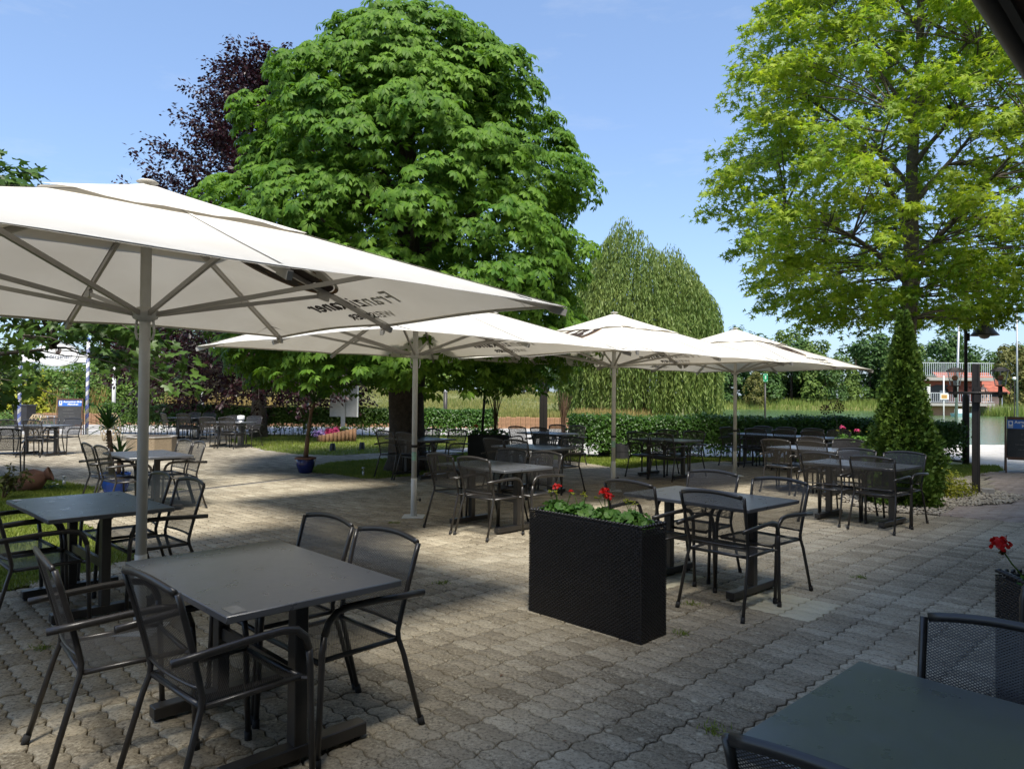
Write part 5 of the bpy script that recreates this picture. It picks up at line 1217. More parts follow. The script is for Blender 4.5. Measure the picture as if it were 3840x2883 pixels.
# bicycle wind spinner
q = D(3142, 1612, 16.9); t = thing('wind_spinner', 'bronze wind spinner shaped like a bicycle on a thin rod', 'ornament', (q[0], q[1], 0))
topz = D(3124, 1535, 16.9)[2]; k0 = D(3124, 1535, 16.9)[0]-q[0]
mk('rod', MB().tube([(.06, 0, -.05), (.03, 0, topz*.6), (k0, 0, topz)], .008, 6), M['steel2'], t)
fr = MB(); wl, wr, bbk, seat, hd = (-.19, .0, -.01), (.15, .0, .03), (0, 0, 0), (-.06, 0, .17), (.11, 0, .21)
for a, b_ in ((wl, seat), (wl, bbk), (bbk, seat), (seat, hd), (bbk, hd), (wr, hd), (hd, (.09, 0, .25)), ((.09, 0, .25), (.02, 0, .26)), ((.09, 0, .25), (.14, 0, .27)), (seat, (-.065, 0, .21)), ((-.12, 0, .21), (-.02, 0, .215))): fr.tube([tuple(np.array(a)+np.array([k0, 0, topz])), tuple(np.array(b_)+np.array([k0, 0, topz]))], .008, 6)
mk('frame', fr, M['brass'], t)
for c in (wl, wr):
    cx, cz = c[0]+k0, c[2]+topz; wh = mk('wheel', MB().lathe([(.02, -.01), (.02, .01)], 10, (cx, 0, cz), Matrix.Rotation(R(90), 3, 'X')), M['brass'], t)
    for k in range(10):
        a = 2*math.pi*k/10; u = np.array([math.cos(a), 0, math.sin(a)]); v_ = np.array([-math.sin(a), .35, math.cos(a)]); c0 = np.array([cx, 0, cz])
        mk('vane', MB().add([c0+u*.02, c0+u*.12-v_*.026, c0+u*.125+v_*.026], [(0, 1, 2)]).add([c0+u*.02+np.array([0, .003, 0]), c0+u*.125+v_*.026+np.array([0, .003, 0]), c0+u*.12-v_*.026+np.array([0, .003, 0])], [(0, 1, 2)]), M['brass'], wh)
# dark lantern post with two lanterns
q = G(3660, 1848); t = thing('lantern_post', 'dark brown square post carrying two glass lanterns by the pebble bed', 'street lamp', (q[0], q[1], 0), R(-33))
ssmooth(mk('post', MB().box((-.06, -.06, -.05), (.06, .06, 2.2), bev=.01), M['steel2'], t)); mk('rail', MB().box((.02, -.068, .02), (.028, -.0605, 2.18)), M['rubber'], t)
mk('bracket', MB().box((-.03, -.13, 1.54), (.075, -.0605, 1.80)), M['steel2'], t)
mk('arm', MB().tube([(-.40, -.12, 1.70), (.44, -.12, 1.70)], .022, 8), M['steel2'], t, True)
mk('concrete_base', MB().box((.08, -.12, -.03), (.26, .06, .09)), M['concrete'], t)
for k, x in enumerate((-.30, .34)):
    l = mk('lantern', MB().lathe([(.03, 1.62), (.035, 1.70), (.03, 1.80), (.05, 1.81), (.085, 1.825)], 10, (x, -.12, 0)), M['steel2'], t, True)
    z0, z1 = 1.83, 2.06; pts = lambda r_, z: [(x+math.cos(R(60*i+30))*r_, -.12+math.sin(R(60*i+30))*r_, z) for i in range(6)]
    b0, b1 = pts(.080, z0), pts(.125, z1)
    for i in range(6):
        j = (i+1) % 6
        gl = mk('pane', MB().add([b0[i], b0[j], b1[j], b1[i]], [(0, 1, 2, 3)]), M['glass'], l); mk('glazing_bar', MB().tube([b0[i], b1[i]], .006, 5), M['galv'], l)
    mk('roof', MB().lathe([(.145, 2.06), (.14, 2.075), (.09, 2.11), (.075, 2.125), (.0, 2.135)], 6, (x, -.12, 0)), M['steel2'], l)
    mk('bulb', MB().lathe([(.025, 1.83), (.03, 1.92), (.03, 1.97), (0, 1.98)], 10, (x, -.12, 0)), M['white'], l, True)
    ang = R(-90); e = mk('badge', MB().lathe([(.0, 0), (.046, .001)], 24, (x, -.233, 1.95), Matrix.Rotation(R(98), 3, 'X')), M['ink'], l); mk('badge_ring', MB().lathe([(.033, .002), (.041, .002)], 24, (x, -.235, 1.95), Matrix.Rotation(R(98), 3, 'X')), M['ink_gold'], l)
    mk('badge_figure', MB().lathe([(.0, .003), (.021, .003)], 12, (x, -.237, 1.945), Matrix.Rotation(R(98), 3, 'X')), M['terracotta'], l)
# tall lamp post with a bell-shaped shade
q = G(3622, 1738); t = thing('bell_lamp_post', 'tall brown lamp post with a bell-shaped shade at the hedge end', 'street lamp', (q[0], q[1], 0))
mk('lower_post', MB().lathe([(.078, -.05), (.078, 1.62), (.07, 1.70), (.042, 1.73)], 18), M['steel2'], t, True); mk('upper_post', MB().lathe([(.04, 1.7), (.038, 4.6), (0, 4.62)], 14), M['steel2'], t, True)
q2 = D(3692, 1230, q[1]); dx = q2[0]-q[0]
mk('arm', MB().tube([(0, 0, 4.3), (.12, 0, 4.5), (dx*.7, 0, 4.55), (dx, 0, 4.4), (dx, 0, 3.75)], .03, 8), M['steel2'], t, True)
mk('clamp', MB().box((.036, -.04, 3.05), (.08, .04, 3.25)), M['steel2'], t)
mk('shade', MB().lathe([(.08, 3.85), (.085, 3.62), (.10, 3.52), (.16, 3.42), (.23, 3.30), (.30, 3.22), (.32, 3.19), (.31, 3.19), (.22, 3.27), (.09, 3.45)], 24, (dx, 0, 0)), M['steel2'], t, True)
mk('lens', MB().lathe([(.0, 3.10), (.08, 3.12), (.13, 3.18), (.14, 3.24)], 18, (dx, 0, 0)), pm('opal_lens', (.45, .38, .28), .3), t, True)
# chalkboards
def chalkboard(loc, rz, w_, h, label):
    t = thing('chalkboard', label, 'chalkboard', loc, rz); lg = .34*h/1.3
    for sgn, nm in ((-1, 'front'), (1, 'back')):
        tilt = lambda z: sgn*(.05+.26*(1-z/h)); 
        for s in (-1, 1): mk('leg', MB().bar((s*(w_/2-.03), tilt(0), 0), (s*(w_/2-.03), tilt(h), h), .055, .03), M['wood'], t)
        mk('top_rail', MB().bar((-w_/2+.058, tilt(h-.03), h-.03), (w_/2-.058, tilt(h-.03), h-.03), .03, .06), M['wood'], t); mk('bottom_rail', MB().bar((-w_/2+.058, tilt(lg), lg), (w_/2-.058, tilt(lg), lg), .03, .06), M['wood'], t)
        pl_ = lambda x, z, o: (x, tilt(z)+sgn*o, z)
        x1 = w_/2-.058; zb, zt = lg+.03, h-.06; zs = zt-.21*(h/1.3)
        fs = [(0, 1, 2, 3)] if sgn < 0 else [(3, 2, 1, 0)]
        mk('slate', MB().add([pl_(-x1, zb, .0), pl_(x1, zb, .0), pl_(x1, zs, .0), pl_(-x1, zs, .0)], fs), M['slate'], t); mk('header', MB().add([pl_(-x1, zs, .0), pl_(x1, zs, .0), pl_(x1, zt, .0), pl_(-x1, zt, .0)], fs), M['signblue'], t)
        if sgn < 0:
            def put(V, F, cx, cz, k, nm, mt_, o=.004): m_ = MB(); m_.add([pl_(cx+v[0]*k, cz+v[1]*k, o) for v in V], F); return mk(nm, m_, mt_, t)
            k = w_/.82
            for b_, sz, cz in (('Augustiner-Bräu', .092, zs+.125*h/1.3), ('München', .092, zs+.035*h/1.3)):
                V, F = text_data(b_, sz, .003); put(V, F, .09*k, cz, k*.92, 'lettering', M['white'])
            put([(-.045, 0), (.045, 0), (.045, .11), (-.045, .11)], [(0, 1, 2, 3)], -x1+.065*k, zs+.065*h/1.3, k, 'crest', M['white']); V, F = ring(.0, 1, .028, .036, 20); put(V, F, -x1+.065*k, zs+.125*h/1.3, k, 'crest_figure', M['signblue'], .006)
            for r_ in range(3): put([(-.045, 0), (.045, 0), (.045, .008), (-.045, .008)], [(0, 1, 2, 3)], -x1+.065*k, zs+(.05-.015*r_)*h/1.3, k, 'crest_line', M['white'])
            ch_ = pm('chalk_smear', (.10, .10, .10), .9, var=.4, scale=30)
            for r_ in range(4):
                zc = zb+(zs-zb)*(.25+.18*r_); xs = np.linspace(-.55*x1, .4*x1, 14); put([(x, .006*math.sin(i*2.3+r_)) for i, x in enumerate(xs)]+[(x, .016+.006*math.sin(i*2.9+r_)) for i, x in enumerate(xs[::-1])], [tuple(range(28))], rng.uniform(-.05, .1), zc, 1., 'chalk_line', ch_)
a = G(3774, 1772); chalkboard((a[0]+.42, a[1]+.0, 0), R(-33), .78, 1.22, 'wooden chalkboard with a blue header standing on the brick path')
a = G(262, 1630); chalkboard((a[0], a[1], 0), R(24), .84, 1.33, 'wooden menu chalkboard with a blue header beside the striped pole')
# striped poles and oval farewell sign
q = G(325, 1627); ya = q[1]; xr = q[0]; xl = D(73, 1500, ya)[0]
def striped(x, label):
    t = thing('striped_pole', label, 'pole', (x, ya, 0), 0, 'blue and white striped poles'); h = 3.45; r_ = .058; n = 120; seg = 16
    for c_, nm in ((0, 'pole'), (1, 'stripe')):
        V = []; F = []
        if c_ == 0: mk(nm, MB().lathe([(r_, -.05), (r_, h), (0, h+.04)], seg), M['white'], t, True); continue
        turns = 9
        for i in range(n+1):
            z = .12+(h-.3)*i/n; a = 2*math.pi*turns*i/n
            for j in range(7): b_ = a-.0+j*math.pi/6; V.append((math.cos(b_)*(r_+.0045), math.sin(b_)*(r_+.0045), z))
        for i in range(n):
            for j in range(6): F.append((i*7+j, i*7+j+1, i*7+8+j, i*7+7+j))
        mk(nm, MB().add(V, F), M['bluepaint'], t)
    mk('finial', MB().lathe([(.03, h+.03), (.07, h+.08), (.05, h+.14), (0, h+.16)], 12), M['bluepaint'], t, True)
striped(xr, 'blue and white spiral-striped pole beside the menu chalkboard'); striped(xl, 'blue and white spiral-striped pole next to the waste bin')
c = D(214, 1330, ya); t = thing('oval_sign', 'white oval farewell sign with blue border hung between the striped poles', 'sign', (c[0], ya-.06, c[2]))
w2 = (xr-xl)/2; mid = (xr+xl)/2-c[0]
mk('banner', MB().box((mid-w2+.06, .02, -.30), (mid+w2-.06, .05, .02)), M['white'], t)
for z in (-.285, .005): mk('banner_line', MB().box((mid-w2+.07, .014, z-.008), (mid+w2-.07, .0195, z+.008)), M['navy'], t)
n = 48; A_, B_ = .86, .44
el = [(math.cos(2*math.pi*i/n)*A_, math.sin(2*math.pi*i/n)*B_) for i in range(n)]
m_ = MB(); m_.add([(x, -.02, z) for x, z in el]+[(x, .012, z) for x, z in el], [tuple(range(n-1, -1, -1)), tuple(range(n, 2*n))]+[(i, (i+1) % n, n+(i+1) % n, n+i) for i in range(n)]); mk('board', m_, M['white'], t)
V, F = ring(.925, .955, A_, B_, 60); mk('border', MB().add([(v[0], -.023, v[1]) for v in V], F), M['navy'], t)
V, F = text_data('Wiedersehen!', .225, .002); mk('lettering', MB().add([(v[0]*.92, -.024, v[1]-.15) for v in V], F), M['navy'], t)
emblem(t, lambda a_, b_, ex: (a_+.10, -.024-ex*3, b_+.16), .42)
mk('hanger', MB().tube([(mid-w2, .0, .44), (mid+w2, .0, .44)], .012, 6), M['steel2'], t)
# waste bin, cycle racks
q = G(92, 1600); q = D(92, 1545, 30.); t = thing('waste_bin', 'grey plastic waste bin behind the striped pole', 'bin', (q[0], q[1], 0)); 
mk('body', MB().add([(-.24, -.24, 0), (.24, -.24, 0), (.24, .24, 0), (-.24, .24, 0), (-.3, -.3, .95), (.3, -.3, .95), (.3, .3, .95), (-.3, .3, .95)], [(3, 2, 1, 0), (0, 1, 5, 4), (1, 2, 6, 5), (2, 3, 7, 6), (3, 0, 4, 7), (4, 5, 6, 7)]), M['anthracite'], t); mk('lid', MB().box((-.33, -.33, .952), (.33, .33, 1.02), bev=.02), M['anthracite'], t)
q = D(180, 1560, 31.5); t = thing('bicycle_rack', 'galvanised bicycle rack with empty hoops on the road verge', 'bicycle rack', (q[0], q[1], 0))
for k in range(7): x = -.9+k*.3; mk('hoop', MB().tube([(x, 0, 0), (x, 0, .42), (x+.04, -.02, .5), (x+.14, -.25, .5), (x+.16, -.3, .42), (x+.16, -.3, .1)], .014, 6), M['galv'], t, True)
mk('base_rail', MB().bar((-1, 0, .03), (1.1, 0, .03), .04, .04), M['galv'], t); mk('top_rail', MB().tube([(-1, 0, .5), (1.1, 0, .5)], .014, 6), M['galv'], t)
# white steel posts behind the hedge
for px, top, y, lean, lab in ((426, 1352, 30.5, 0, 'white steel post behind the hedge by the striped pole'), (757, 1428, 31., 0, 'white steel post behind the beech tables'), (1154, 1415, 29.5, .18, 'leaning white steel post beside the grey sign panel')):
    q = D(px, 1540, y); h = D(px, top, y)[2]; t = thing('steel_post', lab, 'post', (q[0], q[1], 0), 0, 'white steel posts along the road')
    mk('shaft', MB().tube([(-lean*.8, 0, -.05), (lean*.5, 0, h)], .075, 14), M['white_pole'], t, True); mk('cap', MB().lathe([(.078, h), (.07, h+.03), (0, h+.035)], 14, (lean*.5, 0, 0)), M['galv'], t, True)
q = D(1670, 1540, 33.); t = thing('path_light', 'slim brown path light post beyond the clipped hedge', 'lamp', (q[0], q[1], 0)); h = D(1670, 1462, 33.)[2]; mk('shaft', MB().lathe([(.09, -.05), (.09, h-.12)], 14), M['steel2'], t, True); mk('cap', MB().lathe([(.092, h-.12), (.092, h), (0, h+.03)], 14), M['galv'], t, True)
# log palisade along the meadow
t = thing('log_palisade', 'low retaining palisade of squared brown timbers along the meadow edge', 'retaining wall', (0, 35.05, 0))
pw = MB().box((-.115, -.09, -.1), (.115, .09, .53), bev=.012).mesh('timber'); pw.materials.append(M['paliwood'])
for k in range(150):
    x = 3.2-k*.24
    if x < -32: break
    o = mk('timber', pw, None, t); o.location = (x, rng.normal(0, .012)-(.35*max(0, (x-1)/2.2)**2), rng.normal(0, .012)); o.rotation_euler = (0, 0, rng.normal(0, .03))
# rescue point sign
q = D(2869, 1560, 40.); t = thing('rescue_sign', 'small green rescue-point sign on a steel pole at the pond', 'sign', (q[0], q[1], -.3)); zc = D(2869, 1416, 40.)[2]+.3
mk('pole', MB().lathe([(.05, -.3), (.05, zc-.35)], 10), M['steel2'], t, True); mk('upper_pole', MB().lathe([(.03, zc-.35), (.03, zc+.24)], 10), M['galv'], t, True); mk('panel', MB().box((-.13, -.05, zc-.23), (.13, -.035, zc+.23)), M['greensign'], t)
pg = MB()
for p in ((-.02, .06), (.02, .06)): pg.box((p[0]-.012, -.054, zc-.08), (p[0]+.012, -.0505, zc+.06))
pg.lathe([(.0, 0), (.02, .001)], 12, (-.02, -.052, zc+.09), Matrix.Rotation(R(90), 3, 'X')); pg.lathe([(.0, 0), (.02, .001)], 12, (.02, -.052, zc+.09), Matrix.Rotation(R(90), 3, 'X'))
for sx in (-1, 1):
    for sz in (-1, 1): pg.add([(sx*.11, -.052, zc+sz*.2), (sx*.11, -.052, zc+sz*.13), (sx*.06, -.052, zc+sz*.2)], [(0, 1, 2) if sx*sz > 0 else (0, 2, 1)])
mk('pictogram', pg, M['white'], t)

# ------------------------------------------------------------------ lake house, boards and poles across the water
M['redwall'] = pm('red_plaster', (.36, .10, .08), .85, var=.15, scale=1.2); M['pinkwall'] = pm('pink_plaster', (.62, .40, .31), .85, var=.1, scale=1.2); M['ochrewall'] = pm('ochre_plaster', (.42, .22, .13), .85, var=.15, scale=1.)
M['tile'] = pm('roof_tile_red', (.33, .10, .06), .8, var=.3, scale=1.6); M['rail'] = pm('rail_grey', (.50, .52, .54), .5, var=.06)
YB = 88.
def B(px, py, y=YB): return D(px, py, y)
x0, x1, x2, x3 = B(3452, 1500)[0], B(3722, 1500)[0], B(3800, 1500)[0], B(3560, 1500)[0]
zt, zm, zl = B(3600, 1427)[2], B(3600, 1512)[2], WATER
t = thing('lake_house', 'red and pink lake house with two balconies and a tiled roof across the pond', 'building', (0, YB, 0))
def bb(nm, a, b_, mt_, par=None): return mk(nm, MB().box(a, b_), mt_, par or t)
bb('wall', (x0, 2.0, zm), (x1, 2.4, zt), M['redwall']); bb('lower_wall', (x0, 1.2, -1.2), (x1, 1.6, zm-.35), M['ochrewall'])
bb('pier', (x0-.5, -.2, -1.2), (x0+.6, 1.19, zm-.35), M['redwall'])
bb('balcony_slab', (x0-.7, 0, zm-.34), (x1+.3, 2.39, zm), M['concrete']); bb('roof_slab', (x0-.7, 0, zt), (x1+.3, 5, zt+.42), M['concrete'])
for zf, nm, hh in ((zm, 'balcony_railing', 1.25), (zt+.42, 'roof_railing', 1.75)):
    r_ = mk(nm, MB().tube([(x0-.65, .08, zf+hh), (x1+.25, .08, zf+hh)], .045, 6), M['rail'], t); mk('lower_rail', MB().tube([(x0-.65, .08, zf+.16), (x1+.25, .08, zf+.16)], .03, 6), M['rail'], r_)
    bl = MB().bar((0, 0, .16), (0, 0, hh), .045, .045).mesh('baluster'); bl.materials.append(M['rail']); nb = int((x1-x0+.9)/.24)
    for k in range(nb): o = mk('baluster', bl, None, r_); o.location = (x0-.65+(k+.5)*.24, .08, zf)
d_ = mk('window', MB().box((B(3558, 1)[0], 1.9, zm+.35), (B(3582, 1)[0], 1.99, zm+1.6)), M['galv'], t)
for k in range(5): mk('window_bar', MB().box((B(3558, 1)[0]+.02+k*.16, 1.86, zm+.37), (B(3558, 1)[0]+.06+k*.16, 1.89, zm+1.58)), M['white'], d_)
arch = [(x0+1.0, zm), (x0+1.3, zm+1.0), (x0+2.0, zm+1.9), (x0+3.1, zm+2.3), (x0+4.6, zm+2.3), (x0+4.6, zm)]
m_ = MB(); m_.add([(x, 1.94, z) for x, z in arch], [tuple(range(6))]); mk('dark_arch', m_, M['anthracite'], t)  # flat dark sheet with a curved left edge, just before the wall
bb('porthole', (x0+1.5, 1.93, zt-.65), (x0+1.75, 1.99, zt-.4), M['anthracite']); mk('lamp', MB().lathe([(0, 0), (.22, .06), (.22, .1)], 14, (B(3500, 1)[0], 1.19, B(3500, 1530)[2]), Matrix.Rotation(R(90), 3, 'X')), M['white'], t)
# tiled wing
rt, rb = B(3800, 1393)[2], B(3800, 1473)[2]; xr0 = x0+4.4
roof = mk('roof', MB().add([(xr0, .9, rb), (x2+.2, .9, rb), (x2+.2, 5, rt), (xr0, 5, rt), (xr0, .9, rb-.12), (x2+.2, .9, rb-.12), (x2+.2, 5, rt-.12), (xr0, 5, rt-.12)], [(0, 1, 2, 3), (7, 6, 5, 4), (0, 4, 5, 1), (1, 5, 6, 2), (2, 6, 7, 3), (3, 7, 4, 0)]), M['tile'], t)
nrow = 14
for k in range(nrow):
    f0, f1 = k/nrow, (k+1)/nrow; y0, y1 = .88+4.1*f0, .88+4.1*f1; za, zb_ = rb+(rt-rb)*f0, rb+(rt-rb)*f1
    mk('tile_row', MB().add([(xr0, y0, za+.09), (x2+.22, y0, za+.09), (x2+.22, y1, zb_+.03), (xr0, y1, zb_+.03), (xr0, y0, za+.01), (x2+.22, y0, za+.01)], [(0, 1, 2, 3), (4, 5, 1, 0)]), M['tile'], roof)
zg = B(3760, 1518)[2]
bb('pink_wall', (B(3732, 1)[0], 2.0, zg-.3), (B(3785, 1)[0], 2.3, rb-.5), M['pinkwall']); bb('wing_wall', (x1-.1, 2.5, zg-.3), (x2, 2.8, rb), M['anthracite']); bb('door', (B(3712, 1)[0], 2.3, zg-.3), (B(3729, 1)[0], 2.45, rb-.3), pm('green_door', (.02, .07, .05), .6)); bb('corner_post', (x2-.12, 1.9, zg-.3), (x2, 2.02, rb), M['white'])
bb('quay', (x1-2, 1.0, -1.2), (x2+14, 2.2, zg-.3), M['concrete'])
n = 5000; gx_ = rng.uniform(x1-1, x2+25, n); gy_ = YB+rng.uniform(-3.0, .9, n); V, F = tri_blades(gx_, gy_, np.full(n, -.6), rng.uniform(.9, 2.1, n)*1.0, .5, np.full(n, .06)); o = mk('shore_reeds', np_mesh('shore_reeds', V, F), M['reed']); tag(o, 'green reeds and grass before the pink lake house wall', 'reeds', kind='stuff')
bb('side_bank', (x2, 1.5, -1.2), (x2+40, 12, zg-.3), M['earth'])
# painted stone couple on the balcony
def figure(name, label, cat, loc, h, mats, pose='stand', rz=0):
    J = {'pel': (0, 0, .52), 'ch': (0, 0, .72), 'nk': (0, 0, .84), 'hd': (0, 0, .93)} if pose == 'stand' else {'pel': (0, 0, .32), 'ch': (0, .03, .56), 'nk': (0, 0, .70), 'hd': (0, -.03, .82)}
    V = [J['pel'], J['ch'], J['nk'], J['hd']]; E_ = [(0, 1), (1, 2), (2, 3)]; Rr = [.085, .095, .035, .062]
    for s in (-1, 1):
        k = len(V)
        if pose == 'stand': V += [(s*.06, 0, .48), (s*.065, .02, .27), (s*.07, .04*s, .03), (s*.07, -.05+.04*s, .015)]
        else: V += [(s*.07, 0, .30), (s*.09, -.28, .34), (s*.08, -.26, .05), (s*.08, -.34, .03)]
        E_ += [(0, k), (k, k+1), (k+1, k+2), (k+2, k+3)]; Rr += [.068, .048, .033, .028]; k = len(V)
        if pose == 'stand': V += [(s*.11, 0, .79), (s*.14, .01, .62), (s*.13, -.05, .47)]
        else: V += [(s*.12, 0, .64), (s*.15, -.08, .48), (s*.04, -.22, .50)]
        E_ += [(1, k), (k, k+1), (k+1, k+2)]; Rr += [.045, .033, .025]
    me = bpy.data.meshes.new('body'); me.from_pydata([tuple(c*h for c in v) for v in V], E_, []); me.update()
    t = thing(name, label, cat, loc, rz); o = mk('body', me, mats, t)
    md = o.modifiers.new('skin', 'SKIN'); o.modifiers.new('sub', 'SUBSURF').levels = 2; o.modifiers['sub'].render_levels = 2
    for i, sv in enumerate(me.skin_vertices[0].data): sv.radius = (Rr[i]*h, Rr[i]*h*.85); sv.use_root = (i == 0)
    return t
figure('statue', 'pale stone figure seated on the balcony of the lake house', 'statue', (B(3702, 1)[0], YB+.9, zm), 2.5, M['pinkwall'], 'sit')
q = B(3702, 1); t2 = thing('statue_plinth', 'tall pale plinth under the seated figure', 'plinth', (q[0], YB+.9, zm)); mk('block', MB().box((-.45, -.25, 0), (.45, .55, .7), bev=.03), M['pinkwall'], t2); mk('foot', MB().box((-.5, -.3, 0), (.5, .6, .06)), M['concrete'], t2)
bpy.data.objects['statue'].location.z = zm+.35
q = D(1205, 1470, 92.); z = float(terrain(np.array([q[0]]), np.array([92.]))[0])
f = figure('person', 'person in white walking on the distant meadow', 'person', (q[0], 92., z), 1.75, M['white'], 'stand', .5)
mk('hair', MB().lathe([(.0, 1.74), (.09, 1.72), (.115, 1.63), (.10, 1.56)], 10), M['wood'], f, True); mk('trousers', MB().lathe([(.16, .55), (.17, .8), (.15, .95)], 10), M['redwall'], f, True)
# information boards and poles at the shore
q = D(3474, 1600, 33.); t = thing('info_board', 'tall white information board with black pictograms at the shore', 'sign', (q[0], q[1], -.3)); za, zb_, zc = D(3474, 1522, 33.)[2]+.3, D(3474, 1482, 33.)[2]+.3, D(3474, 1440, 33.)[2]+.3
for s in (-1, 1): mk('post', MB().lathe([(.03, -.3), (.03, zc)], 8, (s*.17, .03, 0)), M['galv'], t)
mk('lower_panel', MB().box((-.2, -.02, za), (.17, 0, zb_-.01)), M['white'], t); up_ = mk('upper_panel', MB().box((-.2, -.02, zb_+.01), (.17, 0, zc)), M['white'], t)
pg = MB()
for k in range(5): pg.box((-.14, -.026, zb_+.06+k*.085), (-.07, -.0205, zb_+.11+k*.085)); pg.box((-.02, -.026, zb_+.075+k*.085), (.13, -.0205, zb_+.085+k*.085))
pg.box((-.1, -.026, zc-.1), (-.02, -.0205, zc-.02)); mk('pictograms', pg, M['ink'], up_)
q = D(3539, 1580, 34.); t = thing('notice_sign', 'small white and orange notice on a thin pole at the shore', 'sign', (q[0], q[1], -.3)); zc = D(3539, 1487, 34.)[2]+.3
mk('pole', MB().lathe([(.03, -.4), (.03, D(3539, 1408, 34.)[2]+.3)], 8), M['white_pole'], t, True); mk('panel', MB().box((-.2, -.06, zc-.14), (.2, -.035, zc+.14)), M['white'], t); mk('notice', MB().box((-.15, -.065, zc-.09), (.13, -.0605, zc+.09)), pm('orange_notice', (.70, .42, .13), .6), t)
for k in range(4): mk('text_line', MB().box((-.12, -.069, zc+.05-k*.035), (.10, -.0655, zc+.06-k*.035)), M['ink_gold'], t)
for px0, py0, px1, py1, y, r_, lab in ((3583, 1575, 3597, 1180, 36., .075, 'leaning white steel flagpole behind the lanterns'), (3815, 1572, 3813, 1120, 38., .055, 'slim steel flagpole behind the chalkboard')):
    a, b_ = D(px0, py0, y), D(px1, py1, y); t = thing('flagpole', lab, 'pole', (a[0], y, -.4)); mk('shaft', MB().tube([(0, 0, 0), (b_[0]-a[0], 0, b_[2]+.4)], [r_, r_*.6], 10), M['galv'], t, True); mk('cap', MB().lathe([(r_*.7, 0), (r_*.8, .05), (0, .1)], 10, (b_[0]-a[0], 0, b_[2]+.4)), M['galv'], t, True)
q = D(3804, 1420, 39.); t = thing('globe_light', 'small round white light beside the flagpole', 'lamp', (q[0], q[1], -.3)); mk('pole', MB().lathe([(.025, -.2), (.025, q[2]+.2)], 8), M['steel2'], t); mk('globe', MB().lathe([(.0, q[2]+.2), (.08, q[2]+.24), (.1, q[2]+.3), (.07, q[2]+.38), (0, q[2]+.4)], 14), M['white'], t, True)
a = D(3313, 1440, 110.); t = thing('goal_frame', 'white goal frame on the opposite bank beside the thuja', 'goal', (a[0], 110., 0)); zz = D(3313, 1462, 110.)[2]
mk('goal_frame_bar', MB().tube([(0, 0, -.2), (0, 0, zz), (2.2, 1.5, zz), (2.2, 1.5, -.2)], .10, 6), M['white'], t); mk('stay', MB().tube([(0, 0, zz), (.3, 1.2, 0)], .05, 6), M['white'], t)
# pedal boat moored under the balcony
q = D(3615, 1548, 84.); t = thing('pedal_boat', 'pale turquoise pedal boat moored below the balcony', 'boat', (q[0], 84., WATER))
mk('hull', MB().add([(-1.2, -.5, 0), (1.0, -.5, 0), (1.4, 0, .25), (1.0, .5, 0), (-1.2, .5, 0), (-1.3, -.6, .35), (1.0, -.6, .35), (1.6, 0, .45), (1.0, .6, .35), (-1.3, .6, .35)], [(4, 3, 2, 1, 0), (5, 6, 7, 8, 9), (0, 1, 6, 5), (1, 2, 7, 6), (2, 3, 8, 7), (3, 4, 9, 8), (4, 0, 5, 9)]), pm('boat_blue', (.35, .55, .58), .4), t); mk('seat', MB().box((-.9, -.4, .36), (-.2, .4, .85), bev=.04), M['white'], t)

# ------------------------------------------------------------------ restaurant with its eave (only the corner of the eave shows) and upper storeys added for shade
eu = np.array([math.cos(R(44.5)), math.sin(R(44.5))]); e0 = D(3800, 0, 2.45); EZ = e0[2]
t = thing('restaurant', 'restaurant building whose dark eave hangs over the terrace edge', 'building', (e0[0], e0[1], 0), R(44.5))
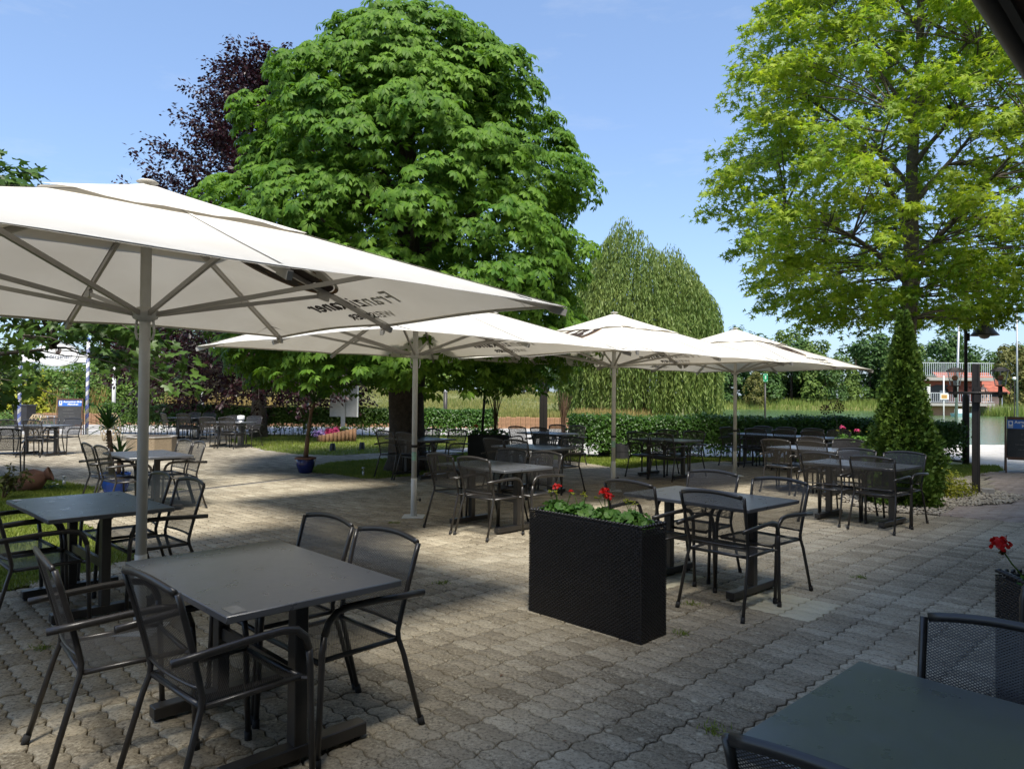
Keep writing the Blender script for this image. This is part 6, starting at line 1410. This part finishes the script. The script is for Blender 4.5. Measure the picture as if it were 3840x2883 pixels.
# local x runs along the facade, local y points to the terrace; the eave edge is y = 0
mk('wall', MB().box((-20, -3.2, -.1), (22, -2.9, EZ+.5)), pm('cream_render', (.55, .50, .42), .9, var=.08, scale=2, bump=.2), t)
mk('soffit', MB().add([(-14.5, 0, EZ), (22.5, 0, EZ), (22.5, -3.4, EZ+.55), (-14.5, -3.4, EZ+.55)], [(3, 2, 1, 0)]), M['wood'], t)
mk('fascia', MB().box((-14.5, .0, EZ-.02), (22.5, .03, EZ+.17)), M['steel2'], t)
mk('gutter', MB().tube([(-14.5, .085, EZ+.10), (22.5, .085, EZ+.10)], .06, 10), M['steel2'], t, True)
mk('lean_to_roof', MB().add([(-14.7, .05, EZ+.18), (22.7, .05, EZ+.18), (22.7, -3.3, EZ+.95), (-14.7, -3.3, EZ+.95)], [(0, 1, 2, 3)]), M['tile'], t)
mk('shade_storeys_wall', MB().box((-20, -3.2, EZ+.5), (22, -2.9, 13.0)), pm('shade_storeys_render', (.55, .50, .42), .9, var=.08, scale=2, bump=.2), t)  # unseen upper storeys, height chosen so they shade the near terrace
mk('roof', MB().add([(-20.6, -2.5, 12.9), (22.6, -2.5, 12.9), (22.6, -7.5, 15.4), (-20.6, -7.5, 15.4), (-20.6, -12.5, 12.9), (22.6, -12.5, 12.9)], [(0, 1, 2, 3), (3, 2, 5, 4)]), M['tile'], t)  # unseen main roof, raised with the added storeys to cast shade
for z0 in (4.6, 7.3, 10.0):  # windows of the added storeys
    for k in range(9):
        x = -12+k*3.9; wdw = mk('shade_storeys_window', MB().box((x, -2.9, z0), (x+1.2, -2.87, z0+1.4)), M['anthracite'], t); mk('frame', MB().box((x-.06, -2.895, z0-.06), (x+1.26, -2.84, z0)), M['white'], wdw); mk('frame', MB().box((x-.06, -2.895, z0+1.4), (x+1.26, -2.84, z0+1.46)), M['white'], wdw)
mk('rear_wall', MB().box((-20, -12, -.1), (22, -11.7, 13.4)), M['concrete'], t)
for k in range(46): mk('rafter', MB().bar((-14+k*.8, -.02, EZ+.05), (-14+k*.8, -2.9, EZ+.52), .08, .12), M['wood'], t)
for k in range(8):
    x = -12+k*4.2; wdw = mk('window', MB().box((x, -2.9, .9), (x+1.6, -2.87, 2.2)), M['anthracite'], t); mk('frame', MB().box((x-.06, -2.895, .84), (x+1.66, -2.85, .9)), M['white'], wdw); mk('frame', MB().box((x-.06, -2.895, 2.2), (x+1.66, -2.85, 2.26)), M['white'], wdw)
